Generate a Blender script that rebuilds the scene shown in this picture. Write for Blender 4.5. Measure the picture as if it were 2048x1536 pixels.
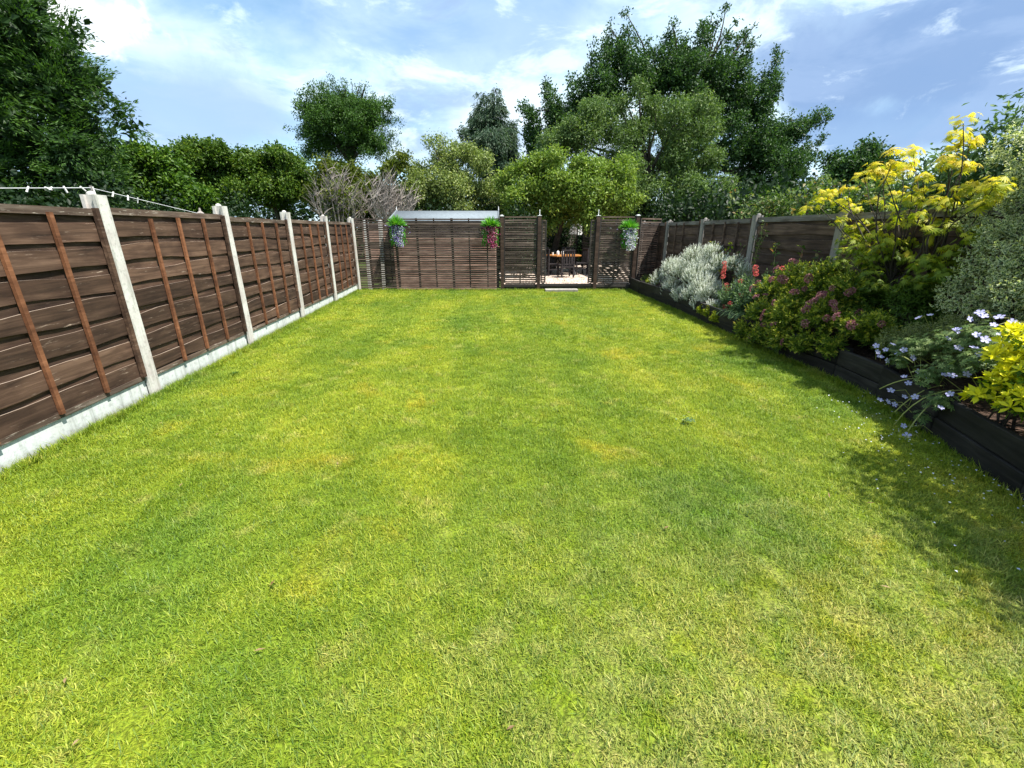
import bpy, math, random
import numpy as np
from mathutils import Vector, Matrix, Euler

for o in list(bpy.data.objects):
    bpy.data.objects.remove(o)
SC = bpy.context.scene
COL = SC.collection
rad = math.radians
R = random.Random(7)
rng = np.random.default_rng(7)

# ------------------------------------------------------------------ camera
cam = bpy.data.cameras.new('camera')
cam.sensor_width = 36
cam.lens = 15.43
cam.clip_start = 0.05
cam.clip_end = 2000
co = bpy.data.objects.new('camera', cam)
COL.objects.link(co)
co.location = (0, 0, 1.487)
co.rotation_euler = (math.pi / 2 - 0.3365, 0, -0.0849)
SC.camera = co

# ------------------------------------------------------------------ sun, sky, exposure
SUN = Vector((0.40, -0.25, 0.88)).normalized()
sl = bpy.data.lights.new('sun', 'SUN')
sl.energy = 4.6
sl.angle = rad(0.6)
sl.color = (1.0, 0.95, 0.87)
so = bpy.data.objects.new('sun', sl)
COL.objects.link(so)
so.rotation_euler = (-SUN).to_track_quat('-Z', 'Y').to_euler()
so.location = (8, -3, 12)

SC.view_settings.view_transform = 'Standard'
SC.view_settings.look = 'None'
SC.view_settings.gamma = 1
SC.view_settings.exposure = 1.32
SC.view_settings.use_curve_mapping = False
SC.render.engine = 'CYCLES'
SC.cycles.use_denoising = True
SC.cycles.max_bounces = 6
SC.cycles.diffuse_bounces = 3
SC.cycles.transmission_bounces = 4
SC.cycles.transparent_max_bounces = 4

world = bpy.data.worlds.new('World')
SC.world = world
world.use_nodes = True
WT = world.node_tree
WT.nodes.clear()

class NT:
    """tiny node helper"""
    def __init__(s, t): s.t = t
    def n(s, typ, **kw):
        nd = s.t.nodes.new(typ)
        for k, v in kw.items(): setattr(nd, k, v)
        return nd
    def put(s, sock, v):
        if isinstance(v, bpy.types.NodeSocket): s.t.links.new(v, sock)
        elif v is not None: sock.default_value = v
    def math(s, op, a, b=None, c=None, clamp=False):
        nd = s.n('ShaderNodeMath', operation=op, use_clamp=clamp)
        s.put(nd.inputs[0], a); s.put(nd.inputs[1], b); s.put(nd.inputs[2], c)
        return nd.outputs[0]
    def vmath(s, op, a, b=None):
        nd = s.n('ShaderNodeVectorMath', operation=op)
        s.put(nd.inputs[0], a); s.put(nd.inputs[1], b)
        return nd.outputs['Value'] if op in ('DOT_PRODUCT', 'LENGTH') else nd.outputs[0]
    def noise(s, vec, scale, detail=4, rough=.55, dist=0, out=0):
        nd = s.n('ShaderNodeTexNoise')
        s.put(nd.inputs['Vector'], vec); nd.inputs['Scale'].default_value = scale
        nd.inputs['Detail'].default_value = detail; nd.inputs['Roughness'].default_value = rough
        nd.inputs['Distortion'].default_value = dist
        return nd.outputs[out]
    def maprange(s, v, a, b, c=0., d=1., smooth=True):
        nd = s.n('ShaderNodeMapRange')
        if smooth: nd.interpolation_type = 'SMOOTHSTEP'
        s.put(nd.inputs[0], v)
        for i, x in enumerate((a, b, c, d)): nd.inputs[1 + i].default_value = x
        return nd.outputs[0]
    def mix(s, f, a, b, mode='MIX'):
        nd = s.n('ShaderNodeMix', data_type='RGBA', blend_type=mode)
        s.put(nd.inputs[0], f)
        for i, v in ((6, a), (7, b)):
            if isinstance(v, tuple): v = (*v, 1)[:4]
            s.put(nd.inputs[i], v)
        return nd.outputs[2]
    def ramp(s, f, stops):
        nd = s.n('ShaderNodeValToRGB')
        el = nd.color_ramp.elements
        while len(el) < len(stops): el.new(.5)
        for e, (p, c) in zip(el, stops):
            e.position = p; e.color = (*c, 1)
        s.put(nd.inputs[0], f)
        return nd.outputs[0]

W = NT(WT)
sky = W.n('ShaderNodeTexSky', sky_type='NISHITA')
sky.sun_disc = False
sky.sun_elevation = math.asin(SUN.z)
sky.sun_rotation = math.atan2(SUN.x, SUN.y)
sky.air_density = 1.0
sky.dust_density = 0.6
sky.ozone_density = 1.0
dirv = W.n('ShaderNodeTexCoord').outputs['Generated']
sep = W.n('ShaderNodeSeparateXYZ'); WT.links.new(dirv, sep.inputs[0])
zz = W.math('ADD', W.math('MAXIMUM', sep.outputs[2], 0.0), 0.16)
cmb = W.n('ShaderNodeCombineXYZ')
W.put(cmb.inputs[0], W.math('DIVIDE', sep.outputs[0], zz))
W.put(cmb.inputs[1], W.math('DIVIDE', sep.outputs[1], zz))
pl = cmb.outputs[0]
cov = W.noise(pl, 0.62, 8, .56, .3)
cov = W.maprange(cov, .40, .60)
shade = W.maprange(W.noise(W.vmath('ADD', pl, (7.3, 2.1, 3.)), 0.95, 7, .55, .4), .36, .62)
CLW = (4.7, 5.7, 6.6)       # sunlit cloud
CLG = (2.35, 3.6, 5.1)       # thicker grey-lilac cloud
cloud = W.mix(shade, CLG, CLW)
skyc = W.mix(1.0, sky.outputs[0], (.86, 1.06, 1.04), 'MULTIPLY')
c1 = W.mix(W.math('MULTIPLY', cov, .82), skyc, cloud)
wob = W.noise(dirv, 5.5, 7, .6, .2)
def bank(center, scl, a, b, amp=.9):
    v = W.vmath('SUBTRACT', dirv, center)
    v = W.vmath('MULTIPLY', v, scl)
    l = W.vmath('LENGTH', v)
    l = W.math('ADD', l, W.math('MULTIPLY', W.math('SUBTRACT', wob, .5), amp))
    return W.maprange(l, a, b, 1., 0.)
# a long grey-blue bank to the right, a thin one high in the middle, pale veils between them
def put(c, center, scl, a, b, col, k, amp=.9):
    return W.mix(W.math('MULTIPLY', bank(center, scl, a, b, amp), k), c, col)
wisp = W.noise(W.vmath('MULTIPLY', dirv, (1., 1., 2.4)), 4.4, 8, .58, .35)
c2 = W.mix(W.math('MULTIPLY', W.maprange(wisp, .42, .64), .75), c1, (4.9, 6.1, 6.9))
c2 = put(c2, (.48, .85, .23), (3.2, 3.2, 7.), .3, 1.25, (5.1, 6.4, 7.0), .9, 1.5)
c2 = put(c2, (.74, .64, .25), (2.2, 2.2, 10.), .62, 1.08, (1.35, 2.15, 3.7), .95, 1.3)
c2 = put(c2, (.62, .76, .150), (2.4, 2.4, 20.), .40, 1.05, (1.5, 2.4, 4.0), .9, 1.3)
c2 = put(c2, (.0, .93, .37), (2.8, 2.8, 8.), .4, 1.15, (1.9, 3.0, 4.7), .7, 1.4)
c2 = put(c2, (-.25, .95, .20), (3.2, 3.2, 14.), .3, 1.15, (2.3, 3.6, 5.2), .6, 1.6)
c2 = put(c2, (.14, .97, .17), (4.5, 4.5, 11.), .3, 1.1, (5.4, 6.2, 6.9), .85, 1.3)
gr = W.noise(W.vmath('MULTIPLY', W.vmath('ADD', dirv, (3.1, .4, 1.)), (1., 1., 2.6)), 3.6, 8, .60, .4)
c2 = W.mix(W.math('MULTIPLY', W.maprange(gr, .49, .62), .62), c2, (2.0, 2.85, 4.35))
wh = W.noise(W.vmath('MULTIPLY', W.vmath('ADD', dirv, (1.1, 5.4, 2.)), (1., 1., 2.4)), 6.5, 8, .62, .4)
c2 = W.mix(W.math('MULTIPLY', W.maprange(wh, .52, .66), .6), c2, (5.4, 6.4, 6.9))
# bright cumulus to the left with a lilac base
c2 = put(c2, (-.46, .86, .185), (4.2, 4.2, 12.), .4, 1.1, (2.4, 3.4, 5.1), .85, 1.1)
bk = bank((-.570, .780, .270), (7.5, 7.5, 12.), .56, .80, 2.6)
cum = W.mix(W.maprange(W.noise(dirv, 11., 6, .6), .38, .62), (5.0, 5.8, 6.6), (7.2, 7.4, 7.4))
c2 = W.mix(bk, c2, cum)
bgn = W.n('ShaderNodeBackground')
bgn.inputs['Strength'].default_value = 0.086
WT.links.new(c2, bgn.inputs['Color'])
wo = W.n('ShaderNodeOutputWorld')
WT.links.new(bgn.outputs[0], wo.inputs[0])

# ------------------------------------------------------------------ materials
MATS = {}
def newmat(name):
    m = bpy.data.materials.new(name); m.use_nodes = True
    m.node_tree.nodes.clear()
    MATS[name] = m
    return m, NT(m.node_tree)
def finish(T, col, rough=.7, bump=None, bstr=.3, bdist=.01, metal=0, spec=.5, extra=None):
    p = T.n('ShaderNodeBsdfPrincipled')
    if isinstance(col, tuple): col = (*col, 1)[:4]
    T.put(p.inputs['Base Color'], col)
    T.put(p.inputs['Roughness'], rough)
    p.inputs['Metallic'].default_value = metal
    p.inputs['Specular IOR Level'].default_value = spec
    if bump is not None:
        b = T.n('ShaderNodeBump'); b.inputs['Strength'].default_value = bstr; b.inputs['Distance'].default_value = bdist
        T.put(b.inputs['Height'], bump); T.t.links.new(b.outputs[0], p.inputs['Normal'])
    o = T.n('ShaderNodeOutputMaterial')
    T.t.links.new(p.outputs[0], o.inputs[0])
    return p
def objcoord(T, sc=(1, 1, 1)):
    tc = T.n('ShaderNodeTexCoord').outputs['Object']
    oi = T.n('ShaderNodeObjectInfo')
    off = T.n('ShaderNodeCombineXYZ')
    T.put(off.inputs[0], T.math('MULTIPLY', oi.outputs['Random'], 37.))
    T.put(off.inputs[1], T.math('MULTIPLY', oi.outputs['Random'], 11.))
    T.put(off.inputs[2], T.math('MULTIPLY', oi.outputs['Random'], 53.))
    v = T.vmath('ADD', tc, off.outputs[0])
    return T.vmath('MULTIPLY', v, sc), oi.outputs['Random']

def wood(name, dark, mid, light, fleck=None, fl=(.62, .72), vary=.35, rough=.8, grain=(1.2, 14, 18)):
    m, T = newmat(name)
    v, rnd = objcoord(T, grain)
    g = T.noise(v, 1.6, 7, .62, .6)
    c = T.ramp(g, [(.28, dark), (.5, mid), (.74, light)])
    v2, _ = objcoord(T, (1.5, 2, 3))
    blot = T.noise(v2, 1.7, 4)
    c = T.mix(T.maprange(blot, .38, .66), c, T.mix(1.0, c, (.58, .55, .55), 'MULTIPLY'))
    k = T.math('ADD', T.math('MULTIPLY', rnd, vary * 2), 1 - vary)
    cc = T.n('ShaderNodeCombineXYZ')
    for i in range(3): T.put(cc.inputs[i], k)
    c = T.mix(1.0, c, cc.outputs[0], 'MULTIPLY')
    if fleck:
        v3, _ = objcoord(T, (3, 16, 24))
        f = T.noise(v3, 2.2, 8, .7)
        v4, _ = objcoord(T, (1, 1.5, 2))
        f = T.math('MULTIPLY', T.maprange(f, fl[0], fl[1]), T.maprange(T.noise(v4, 1.3, 2), .42, .62))
        c = T.mix(f, c, fleck)
    finish(T, c, rough, g, .5, .006, spec=.25)
    return m
M_FENCE = wood('fence_board_wood', (.030, .017, .011), (.078, .045, .029), (.150, .092, .062), (.34, .26, .20), (.58, .74), .38, grain=(.9, 11, 16))
M_FENCE_R = wood('right_fence_wood', (.040, .024, .017), (.090, .057, .042), (.15, .10, .077), (.28, .24, .21), (.68, .82))  # dark brown boards of the right fence
M_EDGE = wood('pale_highlit_edge', (.16, .115, .08), (.30, .235, .18), (.45, .38, .31), None, vary=.2)  # pale weathered sawn edge, with the sunlit top-edge highlight put into its colour
M_BATTEN = wood('orange_batten_wood', (.11, .045, .021), (.175, .073, .034), (.25, .11, .055), (.40, .30, .22), (.66, .78), .25)
M_CAP = wood('weathered_cap_wood', (.05, .032, .022), (.12, .085, .062), (.24, .20, .16), (.48, .43, .36), (.56, .66), .2)
M_GREYCAP = wood('grey_rail_wood', (.07, .06, .055), (.16, .145, .13), (.28, .26, .24), (.5, .48, .42), (.58, .68), .2)
M_SLAT = wood('slat_wood', (.034, .024, .018), (.084, .063, .050), (.16, .125, .10), (.36, .32, .27), (.66, .76), .42)
M_POSTW = wood('brown_post_wood', (.028, .017, .012), (.058, .036, .026), (.10, .065, .046), None, vary=.12)
M_SLEEPER = wood('dark_sleeper_wood', (.018, .016, .014), (.038, .034, .030), (.068, .06, .053), None, vary=.2)
M_BED = wood('black_stained_wood', (.007, .0065, .006), (.018, .0165, .015), (.038, .034, .030), (.075, .065, .055), (.62, .76), .35, .8, grain=(1.0, 8, 14))
M_SHED = wood('shed_board_wood', (.22, .125, .09), (.36, .23, .18), (.50, .36, .29), None, vary=.2)
M_CHAIR = wood('dark_chair_wood', (.016, .014, .015), (.032, .028, .03), (.05, .045, .046), None, vary=.2, rough=.5)
M_TABLEG = wood('grey_table_leg_wood', (.04, .045, .05), (.07, .075, .082), (.1, .11, .12), None, vary=.1)
M_TABLE = wood('orange_table_wood', (.34, .13, .035), (.52, .22, .06), (.66, .33, .12), None, vary=.1, rough=.35)
M_BARK = wood('bark', (.02, .016, .012), (.055, .045, .034), (.11, .095, .075), None, vary=.1, grain=(6, 6, 1.5))
M_TWIG = wood('dry_twig', (.17, .145, .125), (.33, .29, .26), (.48, .44, .40), None, vary=.1)

def mat_concrete(name, base, dark, warm):
    m, T = newmat(name)
    v, rnd = objcoord(T, (1, 1, 1))
    a = T.noise(v, 3.2, 6, .65)
    b = T.noise(v, 28, 4, .6)
    vs, _ = objcoord(T, (9, 9, .8))
    s = T.noise(vs, 2.0, 5, .6)
    c = T.mix(T.maprange(a, .40, .70), base, warm)
    c = T.mix(T.math('MULTIPLY', T.maprange(s, .46, .72), .75), c, dark)
    tc = T.n('ShaderNodeTexCoord').outputs['Object']; sz = T.n('ShaderNodeSeparateXYZ'); T.t.links.new(tc, sz.inputs[0])
    zr = T.math('ADD', sz.outputs[2], T.math('MULTIPLY', T.math('SUBTRACT', b, .5), .12))
    c = T.mix(T.math('MULTIPLY', T.maprange(zr, .0, .075, 1., 0.), .55), c, (.10, .095, .05))
    c = T.mix(T.math('MULTIPLY', T.maprange(b, .50, .72), .45), c, dark)
    finish(T, c, .85, T.math('ADD', b, a), .4, .004, spec=.2)
    return m
M_CONC = mat_concrete('pale_concrete', (.55, .55, .51), (.20, .20, .17), (.44, .40, .375))
M_GRAVB = mat_concrete('gravel_board_concrete', (.56, .60, .59), (.27, .29, .27), (.52, .54, .52))
M_CONCG = mat_concrete('grey_concrete', (.24, .225, .21), (.11, .10, .095), (.30, .26, .235))
def plain(name, col, rough=.6, metal=0):
    m, T = newmat(name)
    v, _ = objcoord(T)
    n = T.noise(v, 14, 4)
    c = T.mix(T.maprange(n, .35, .7), col, tuple(x * .8 for x in col))
    finish(T, c, rough, n, .15, .003, metal)
    return m
M_FELT = plain('pale_roof_felt', (.165, .195, .22), .95)
M_WHITE = plain('white_paint', (.78, .78, .77), .5)
M_PEG = plain('peg_plastic', (.75, .74, .70), .5)
M_CORD = plain('cord_plastic', (.68, .70, .70), .5)
M_GLASSY, T = newmat('jar_glass'); finish(T, (.72, .75, .72), .12)
M_DARKHOLE = plain('dark_metal', (.03, .03, .03), .4)

def leafmat(name, stops, edge=None, edge_at=(.45, .8), rough=.5, trans=.30, tcol=None):
    m, T = newmat(name)
    at = T.n('ShaderNodeAttribute', attribute_name='var')
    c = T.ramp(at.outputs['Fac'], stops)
    if edge:
        ed = T.n('ShaderNodeAttribute', attribute_name='edge')
        c = T.mix(T.maprange(ed.outputs['Fac'], *edge_at), c, edge)
    p = T.n('ShaderNodeBsdfPrincipled')
    T.put(p.inputs['Base Color'], c); p.inputs['Roughness'].default_value = rough
    p.inputs['Specular IOR Level'].default_value = .22
    tr = T.n('ShaderNodeBsdfTranslucent')
    T.put(tr.inputs[0], T.mix(1.0, c, tcol or (1.5, 1.6, .7), 'MULTIPLY'))
    mx = T.n('ShaderNodeMixShader'); mx.inputs[0].default_value = trans
    T.t.links.new(p.outputs[0], mx.inputs[1]); T.t.links.new(tr.outputs[0], mx.inputs[2])
    o = T.n('ShaderNodeOutputMaterial'); T.t.links.new(mx.outputs[0], o.inputs[0])
    return m
L_CONIFER = leafmat('conifer_foliage', [(0, (0.015, 0.036, 0.010)), (.5, (0.037, 0.089, 0.016)), (1, (0.088, 0.168, 0.028))])
L_OAK = leafmat('oak_foliage', [(0, (0.019, 0.046, 0.016)), (.6, (0.041, 0.090, 0.026)), (1, (0.081, 0.156, 0.040))])
L_ROUND = leafmat('round_oak_foliage', [(0, (0.026, 0.057, 0.014)), (.6, (0.052, 0.115, 0.023)), (1, (0.104, 0.196, 0.036))])
L_WILLOW = leafmat('grey_green_foliage', [(0, (0.049, 0.090, 0.027)), (.6, (0.098, 0.162, 0.046)), (1, (0.195, 0.252, 0.085))])
L_WALNUT = leafmat('yellow_green_foliage', [(0, (.060, .120, .018)), (.6, (.150, .225, .032)), (1, (.31, .37, .09))])
L_PALE = leafmat('pale_variegated_foliage', [(0, (0.078, 0.117, 0.029)), (.55, (0.169, 0.221, 0.065)), (1, (0.416, 0.442, 0.195))])
L_CYP = leafmat('cypress_foliage', [(0, (0.020, 0.044, 0.028)), (.6, (0.048, 0.086, 0.048)), (1, (0.112, 0.169, 0.092))])
L_ROW = leafmat('hedge_tree_foliage', [(0, (0.030, 0.066, 0.009)), (.6, (0.074, 0.138, 0.016)), (1, (0.176, 0.228, 0.032))])
L_ROW3 = leafmat('olive_foliage', [(0, (0.037, 0.063, 0.009)), (.6, (0.094, 0.127, 0.016)), (1, (0.188, 0.196, 0.036))])
L_LEFT = leafmat('left_bush_foliage', [(0, (0.030, 0.075, 0.009)), (.6, (0.074, 0.149, 0.016)), (1, (0.162, 0.241, 0.027))])
L_HEDGE = leafmat('dark_hedge_foliage', [(0, (0.006, 0.017, 0.006)), (.6, (0.013, 0.032, 0.010)), (1, (0.028, 0.056, 0.015))])
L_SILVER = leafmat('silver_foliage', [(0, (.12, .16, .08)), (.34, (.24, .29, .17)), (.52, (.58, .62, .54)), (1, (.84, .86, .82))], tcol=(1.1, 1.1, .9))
L_SPIR = leafmat('golden_spiraea_foliage', [(0, (0.034, 0.074, 0.010)), (.45, (0.102, 0.162, 0.017)), (.75, (0.276, 0.312, 0.030)), (.93, (0.456, 0.408, 0.060)), (1, (0.432, 0.156, 0.084))])
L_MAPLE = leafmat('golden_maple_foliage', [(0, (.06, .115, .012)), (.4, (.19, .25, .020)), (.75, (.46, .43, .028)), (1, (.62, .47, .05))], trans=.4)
L_VARI = leafmat('cream_edged_foliage', [(0, (0.037, 0.077, 0.034)), (.6, (0.075, 0.138, 0.054)), (1, (0.150, 0.225, 0.084))], (0.700, 0.712, 0.432), (.42, .85))
L_VARI2 = leafmat('small_cream_edged_foliage', [(0, (.045, .075, .02)), (.6, (.085, .13, .035)), (1, (.17, .20, .06))], (.50, .48, .24), (.6, .95))
L_GER = leafmat('cranesbill_foliage', [(0, (.045, .085, .026)), (.6, (.095, .155, .045)), (1, (.20, .26, .09))])
L_VAL = leafmat('valerian_foliage', [(0, (.040, .080, .034)), (.6, (.080, .14, .058)), (1, (.17, .24, .10))])
L_CHOI = leafmat('golden_choisya_foliage', [(0, (.34, .38, .012)), (.4, (.62, .58, .018)), (1, (.80, .72, .04))], trans=.3)
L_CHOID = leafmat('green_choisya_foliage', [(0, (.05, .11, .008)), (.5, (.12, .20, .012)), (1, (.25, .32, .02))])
L_BUDD = leafmat('grey_leaf_foliage', [(0, (0.046, 0.098, 0.034)), (.6, (0.098, 0.169, 0.070)), (1, (0.221, 0.299, 0.156))])
L_BRAM = leafmat('bramble_foliage', [(0, (.03, .075, .015)), (.5, (.085, .14, .035)), (.8, (.17, .19, .07)), (1, (.22, .10, .06))])
L_LIME = leafmat('lime_groundcover', [(0, (.07, .12, .008)), (.6, (.20, .25, .012)), (1, (.40, .38, .03))])
L_FERN = leafmat('bright_fern_plastic', [(0, (.03, .14, .012)), (.6, (.08, .28, .022)), (1, (.20, .42, .05))])
P_PURPLE = leafmat('lilac_white_petals', [(0, (.10, .05, .30)), (.35, (.28, .20, .55)), (.6, (.70, .68, .80)), (.8, (.30, .45, .35)), (1, (.10, .22, .14))])
P_PINK = leafmat('magenta_petals', [(0, (.14, .01, .06)), (.4, (.36, .02, .14)), (.7, (.55, .22, .34)), (.85, (.12, .20, .10)), (1, (.10, .16, .08))])
P_WHITE = leafmat('white_lilac_petals', [(0, (.22, .17, .45)), (.3, (.50, .47, .70)), (.6, (.75, .74, .82)), (.78, (.62, .66, .70)), (1, (.10, .25, .10))])
P_GER = leafmat('violet_blue_petals', [(0, (.38, .36, .70)), (.5, (.48, .47, .78)), (1, (.66, .66, .86))], trans=.35, tcol=(1.1, 1.1, 1.2))
P_SPIR = leafmat('rose_pink_florets', [(0, (.17, .055, .065)), (.5, (.30, .11, .13)), (1, (.44, .24, .24))], tcol=(1, 1, 1))
P_VAL = leafmat('coral_florets', [(0, (.42, .05, .06)), (.5, (.66, .10, .10)), (1, (.72, .26, .20))], tcol=(1, 1, 1))
P_FALL = leafmat('fallen_petals', [(0, (.45, .47, .70)), (.5, (.65, .68, .82)), (1, (.8, .82, .85))], tcol=(1, 1, 1))
L_STEM = leafmat('pale_green_stem', [(0, (.20, .24, .06)), (.5, (.27, .29, .09)), (1, (.34, .34, .13))], trans=.05)
L_DRY = leafmat('dry_leaf', [(0, (.10, .05, .02)), (1, (.35, .26, .14))], trans=.1)

# lawn colours: patches of moss green, fresh green, yellow and straw, in world coordinates
def lawn_colour(T):
    pos = T.n('ShaderNodeNewGeometry').outputs['Position']
    flat = T.vmath('MULTIPLY', pos, (1, 1, 0))
    a = T.noise(flat, .75, 5, .6, .3)
    b = T.noise(T.vmath('ADD', flat, (31, 5, 0)), 1.5, 5, .62, .5)
    d = T.noise(T.vmath('ADD', flat, (3, 51, 0)), 4.2, 4, .6)
    e = T.noise(T.vmath('ADD', flat, (13, 21, 0)), .55, 3, .5, .3)
    c = T.ramp(a, [(.30, (.125, .200, .014)), (.46, (.186, .252, .016)), (.60, (.248, .298, .020)), (.72, (.31, .33, .035))])
    c = T.mix(T.math('MULTIPLY', T.maprange(b, .55, .72), .6), c, (.36, .32, .022))
    c = T.mix(T.math('MULTIPLY', T.maprange(d, .54, .72), .55), c, (.38, .36, .09))
    c = T.mix(T.math('MULTIPLY', T.maprange(e, .53, .72), .4), c, (.095, .19, .022))
    st = T.noise(T.vmath('MULTIPLY', flat, (1.9, .10, 1)), 1.0, 3, .5, .2)
    c = T.mix(T.maprange(st, .40, .60), T.mix(1.0, c, (.86, .92, .9), 'MULTIPLY'), T.mix(1.0, c, (1.10, 1.06, 1.1), 'MULTIPLY'))
    # pale dry grass grows more towards the house (the near right of the lawn)
    sp = T.n('ShaderNodeSeparateXYZ'); T.t.links.new(flat, sp.inputs[0])
    near = T.maprange(sp.outputs[1], .2, 2.8, 1., 0.)
    right = T.maprange(sp.outputs[0], -.9, .9)
    f = T.math('MULTIPLY', T.math('MULTIPLY', near, right), T.maprange(T.noise(flat, 6, 5, .65), .36, .62))
    c = T.mix(T.math('MULTIPLY', f, .5), c, (.40, .355, .15))
    return c, flat
m, T = newmat('lawn_ground')
c, flat = lawn_colour(T)
n1 = T.noise(flat, 60, 5, .7); n2 = T.noise(flat, 22, 4, .6)
c = T.mix(T.maprange(n1, .42, .60), T.mix(1.0, c, (.42, .42, .5), 'MULTIPLY'), c)
c = T.mix(T.math('MULTIPLY', T.maprange(n2, .60, .74), .5), c, (.17, .13, .06))
finish(T, c, .9, n1, .7, .02, spec=.1)
M_LAWN = m
m, T = newmat('grass_blades')
c, flat = lawn_colour(T)
at = T.n('ShaderNodeAttribute', attribute_name='var')
k = T.ramp(at.outputs['Fac'], [(0, (.30, .44, .4)), (.3, (.75, .88, .8)), (.65, (1.15, 1.15, 1.0)), (.9, (1.4, 1.25, 1.4)), (1, (1.9, 1.5, 3.))])
c = T.mix(1.0, c, k, 'MULTIPLY')
p = T.n('ShaderNodeBsdfPrincipled'); T.put(p.inputs['Base Color'], c); p.inputs['Roughness'].default_value = .55
p.inputs['Specular IOR Level'].default_value = .3
tr = T.n('ShaderNodeBsdfTranslucent'); T.put(tr.inputs[0], T.mix(1., c, (1.3, 1.3, .8), 'MULTIPLY'))
mx = T.n('ShaderNodeMixShader'); mx.inputs[0].default_value = .3
T.t.links.new(p.outputs[0], mx.inputs[1]); T.t.links.new(tr.outputs[0], mx.inputs[2])
o = T.n('ShaderNodeOutputMaterial'); T.t.links.new(mx.outputs[0], o.inputs[0])
M_BLADE = m
m, T = newmat('far_ground')
pos = T.n('ShaderNodeNewGeometry').outputs['Position']
c = T.ramp(T.noise(pos, .35, 6, .65), [(.3, (.03, .05, .012)), (.5, (.05, .075, .018)), (.7, (.08, .075, .035))])
finish(T, c, .95, spec=.1)
M_GROUND = m
m, T = newmat('bed_soil')
pos = T.n('ShaderNodeNewGeometry').outputs['Position']
n = T.noise(pos, 30, 6, .7)
c = T.ramp(n, [(.3, (.012, .008, .006)), (.5, (.045, .030, .022)), (.7, (.16, .10, .075))])
finish(T, c, .95, n, .8, .03, spec=.1)
M_SOIL = m
m, T = newmat('pink_beige_gravel')
pos = T.n('ShaderNodeNewGeometry').outputs['Position']
vo = T.n('ShaderNodeTexVoronoi'); vo.inputs['Scale'].default_value = 26; T.put(vo.inputs['Vector'], pos)
sp = T.n('ShaderNodeSeparateColor'); T.t.links.new(vo.outputs['Color'], sp.inputs[0])
c = T.ramp(sp.outputs[0], [(0, (.22, .15, .12)), (.4, (.44, .34, .28)), (.75, (.56, .46, .38)), (1, (.70, .64, .56))])
finish(T, c, .85, vo.outputs['Distance'], .9, .02, spec=.2)
M_GRAVEL = m

# ------------------------------------------------------------------ object helpers
def tag(o, label=None, cat=None, group=None, kind=None):
    if label: o['label'] = label
    if cat: o['category'] = cat
    if group: o['group'] = group
    if kind: o['kind'] = kind
    return o
def link(name, me, parent=None, loc=(0, 0, 0), rot=(0, 0, 0), mat=None):
    o = bpy.data.objects.new(name, me)
    COL.objects.link(o)
    o.location = loc; o.rotation_euler = rot
    if parent: o.parent = parent
    if mat and me and not me.materials: me.materials.append(mat)
    return o
def thing(name, label, cat, loc=(0, 0, 0), rz=0, group=None):
    return tag(link(name, None, None, loc, (0, 0, rz)), label, cat, group)
def npmesh(name, V, F, mat=None, attrs=None, smooth=False):
    """F: (n,3) or (n,4) int array"""
    me = bpy.data.meshes.new(name)
    V = np.ascontiguousarray(V, dtype=np.float32); F = np.ascontiguousarray(F, dtype=np.int32)
    k = F.shape[1]
    me.vertices.add(len(V)); me.vertices.foreach_set('co', V.ravel())
    me.loops.add(F.size); me.loops.foreach_set('vertex_index', F.ravel())
    me.polygons.add(len(F))
    me.polygons.foreach_set('loop_start', np.arange(0, F.size, k, dtype=np.int32))
    me.polygons.foreach_set('loop_total', np.full(len(F), k, dtype=np.int32))
    if smooth: me.polygons.foreach_set('use_smooth', np.ones(len(F), dtype=bool))
    for a, d in (attrs or {}).items():
        at = me.attributes.new(a, 'FLOAT', 'POINT'); at.data.foreach_set('value', np.ascontiguousarray(d, dtype=np.float32))
    me.update(calc_edges=True)
    if mat: me.materials.append(mat)
    return me
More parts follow.
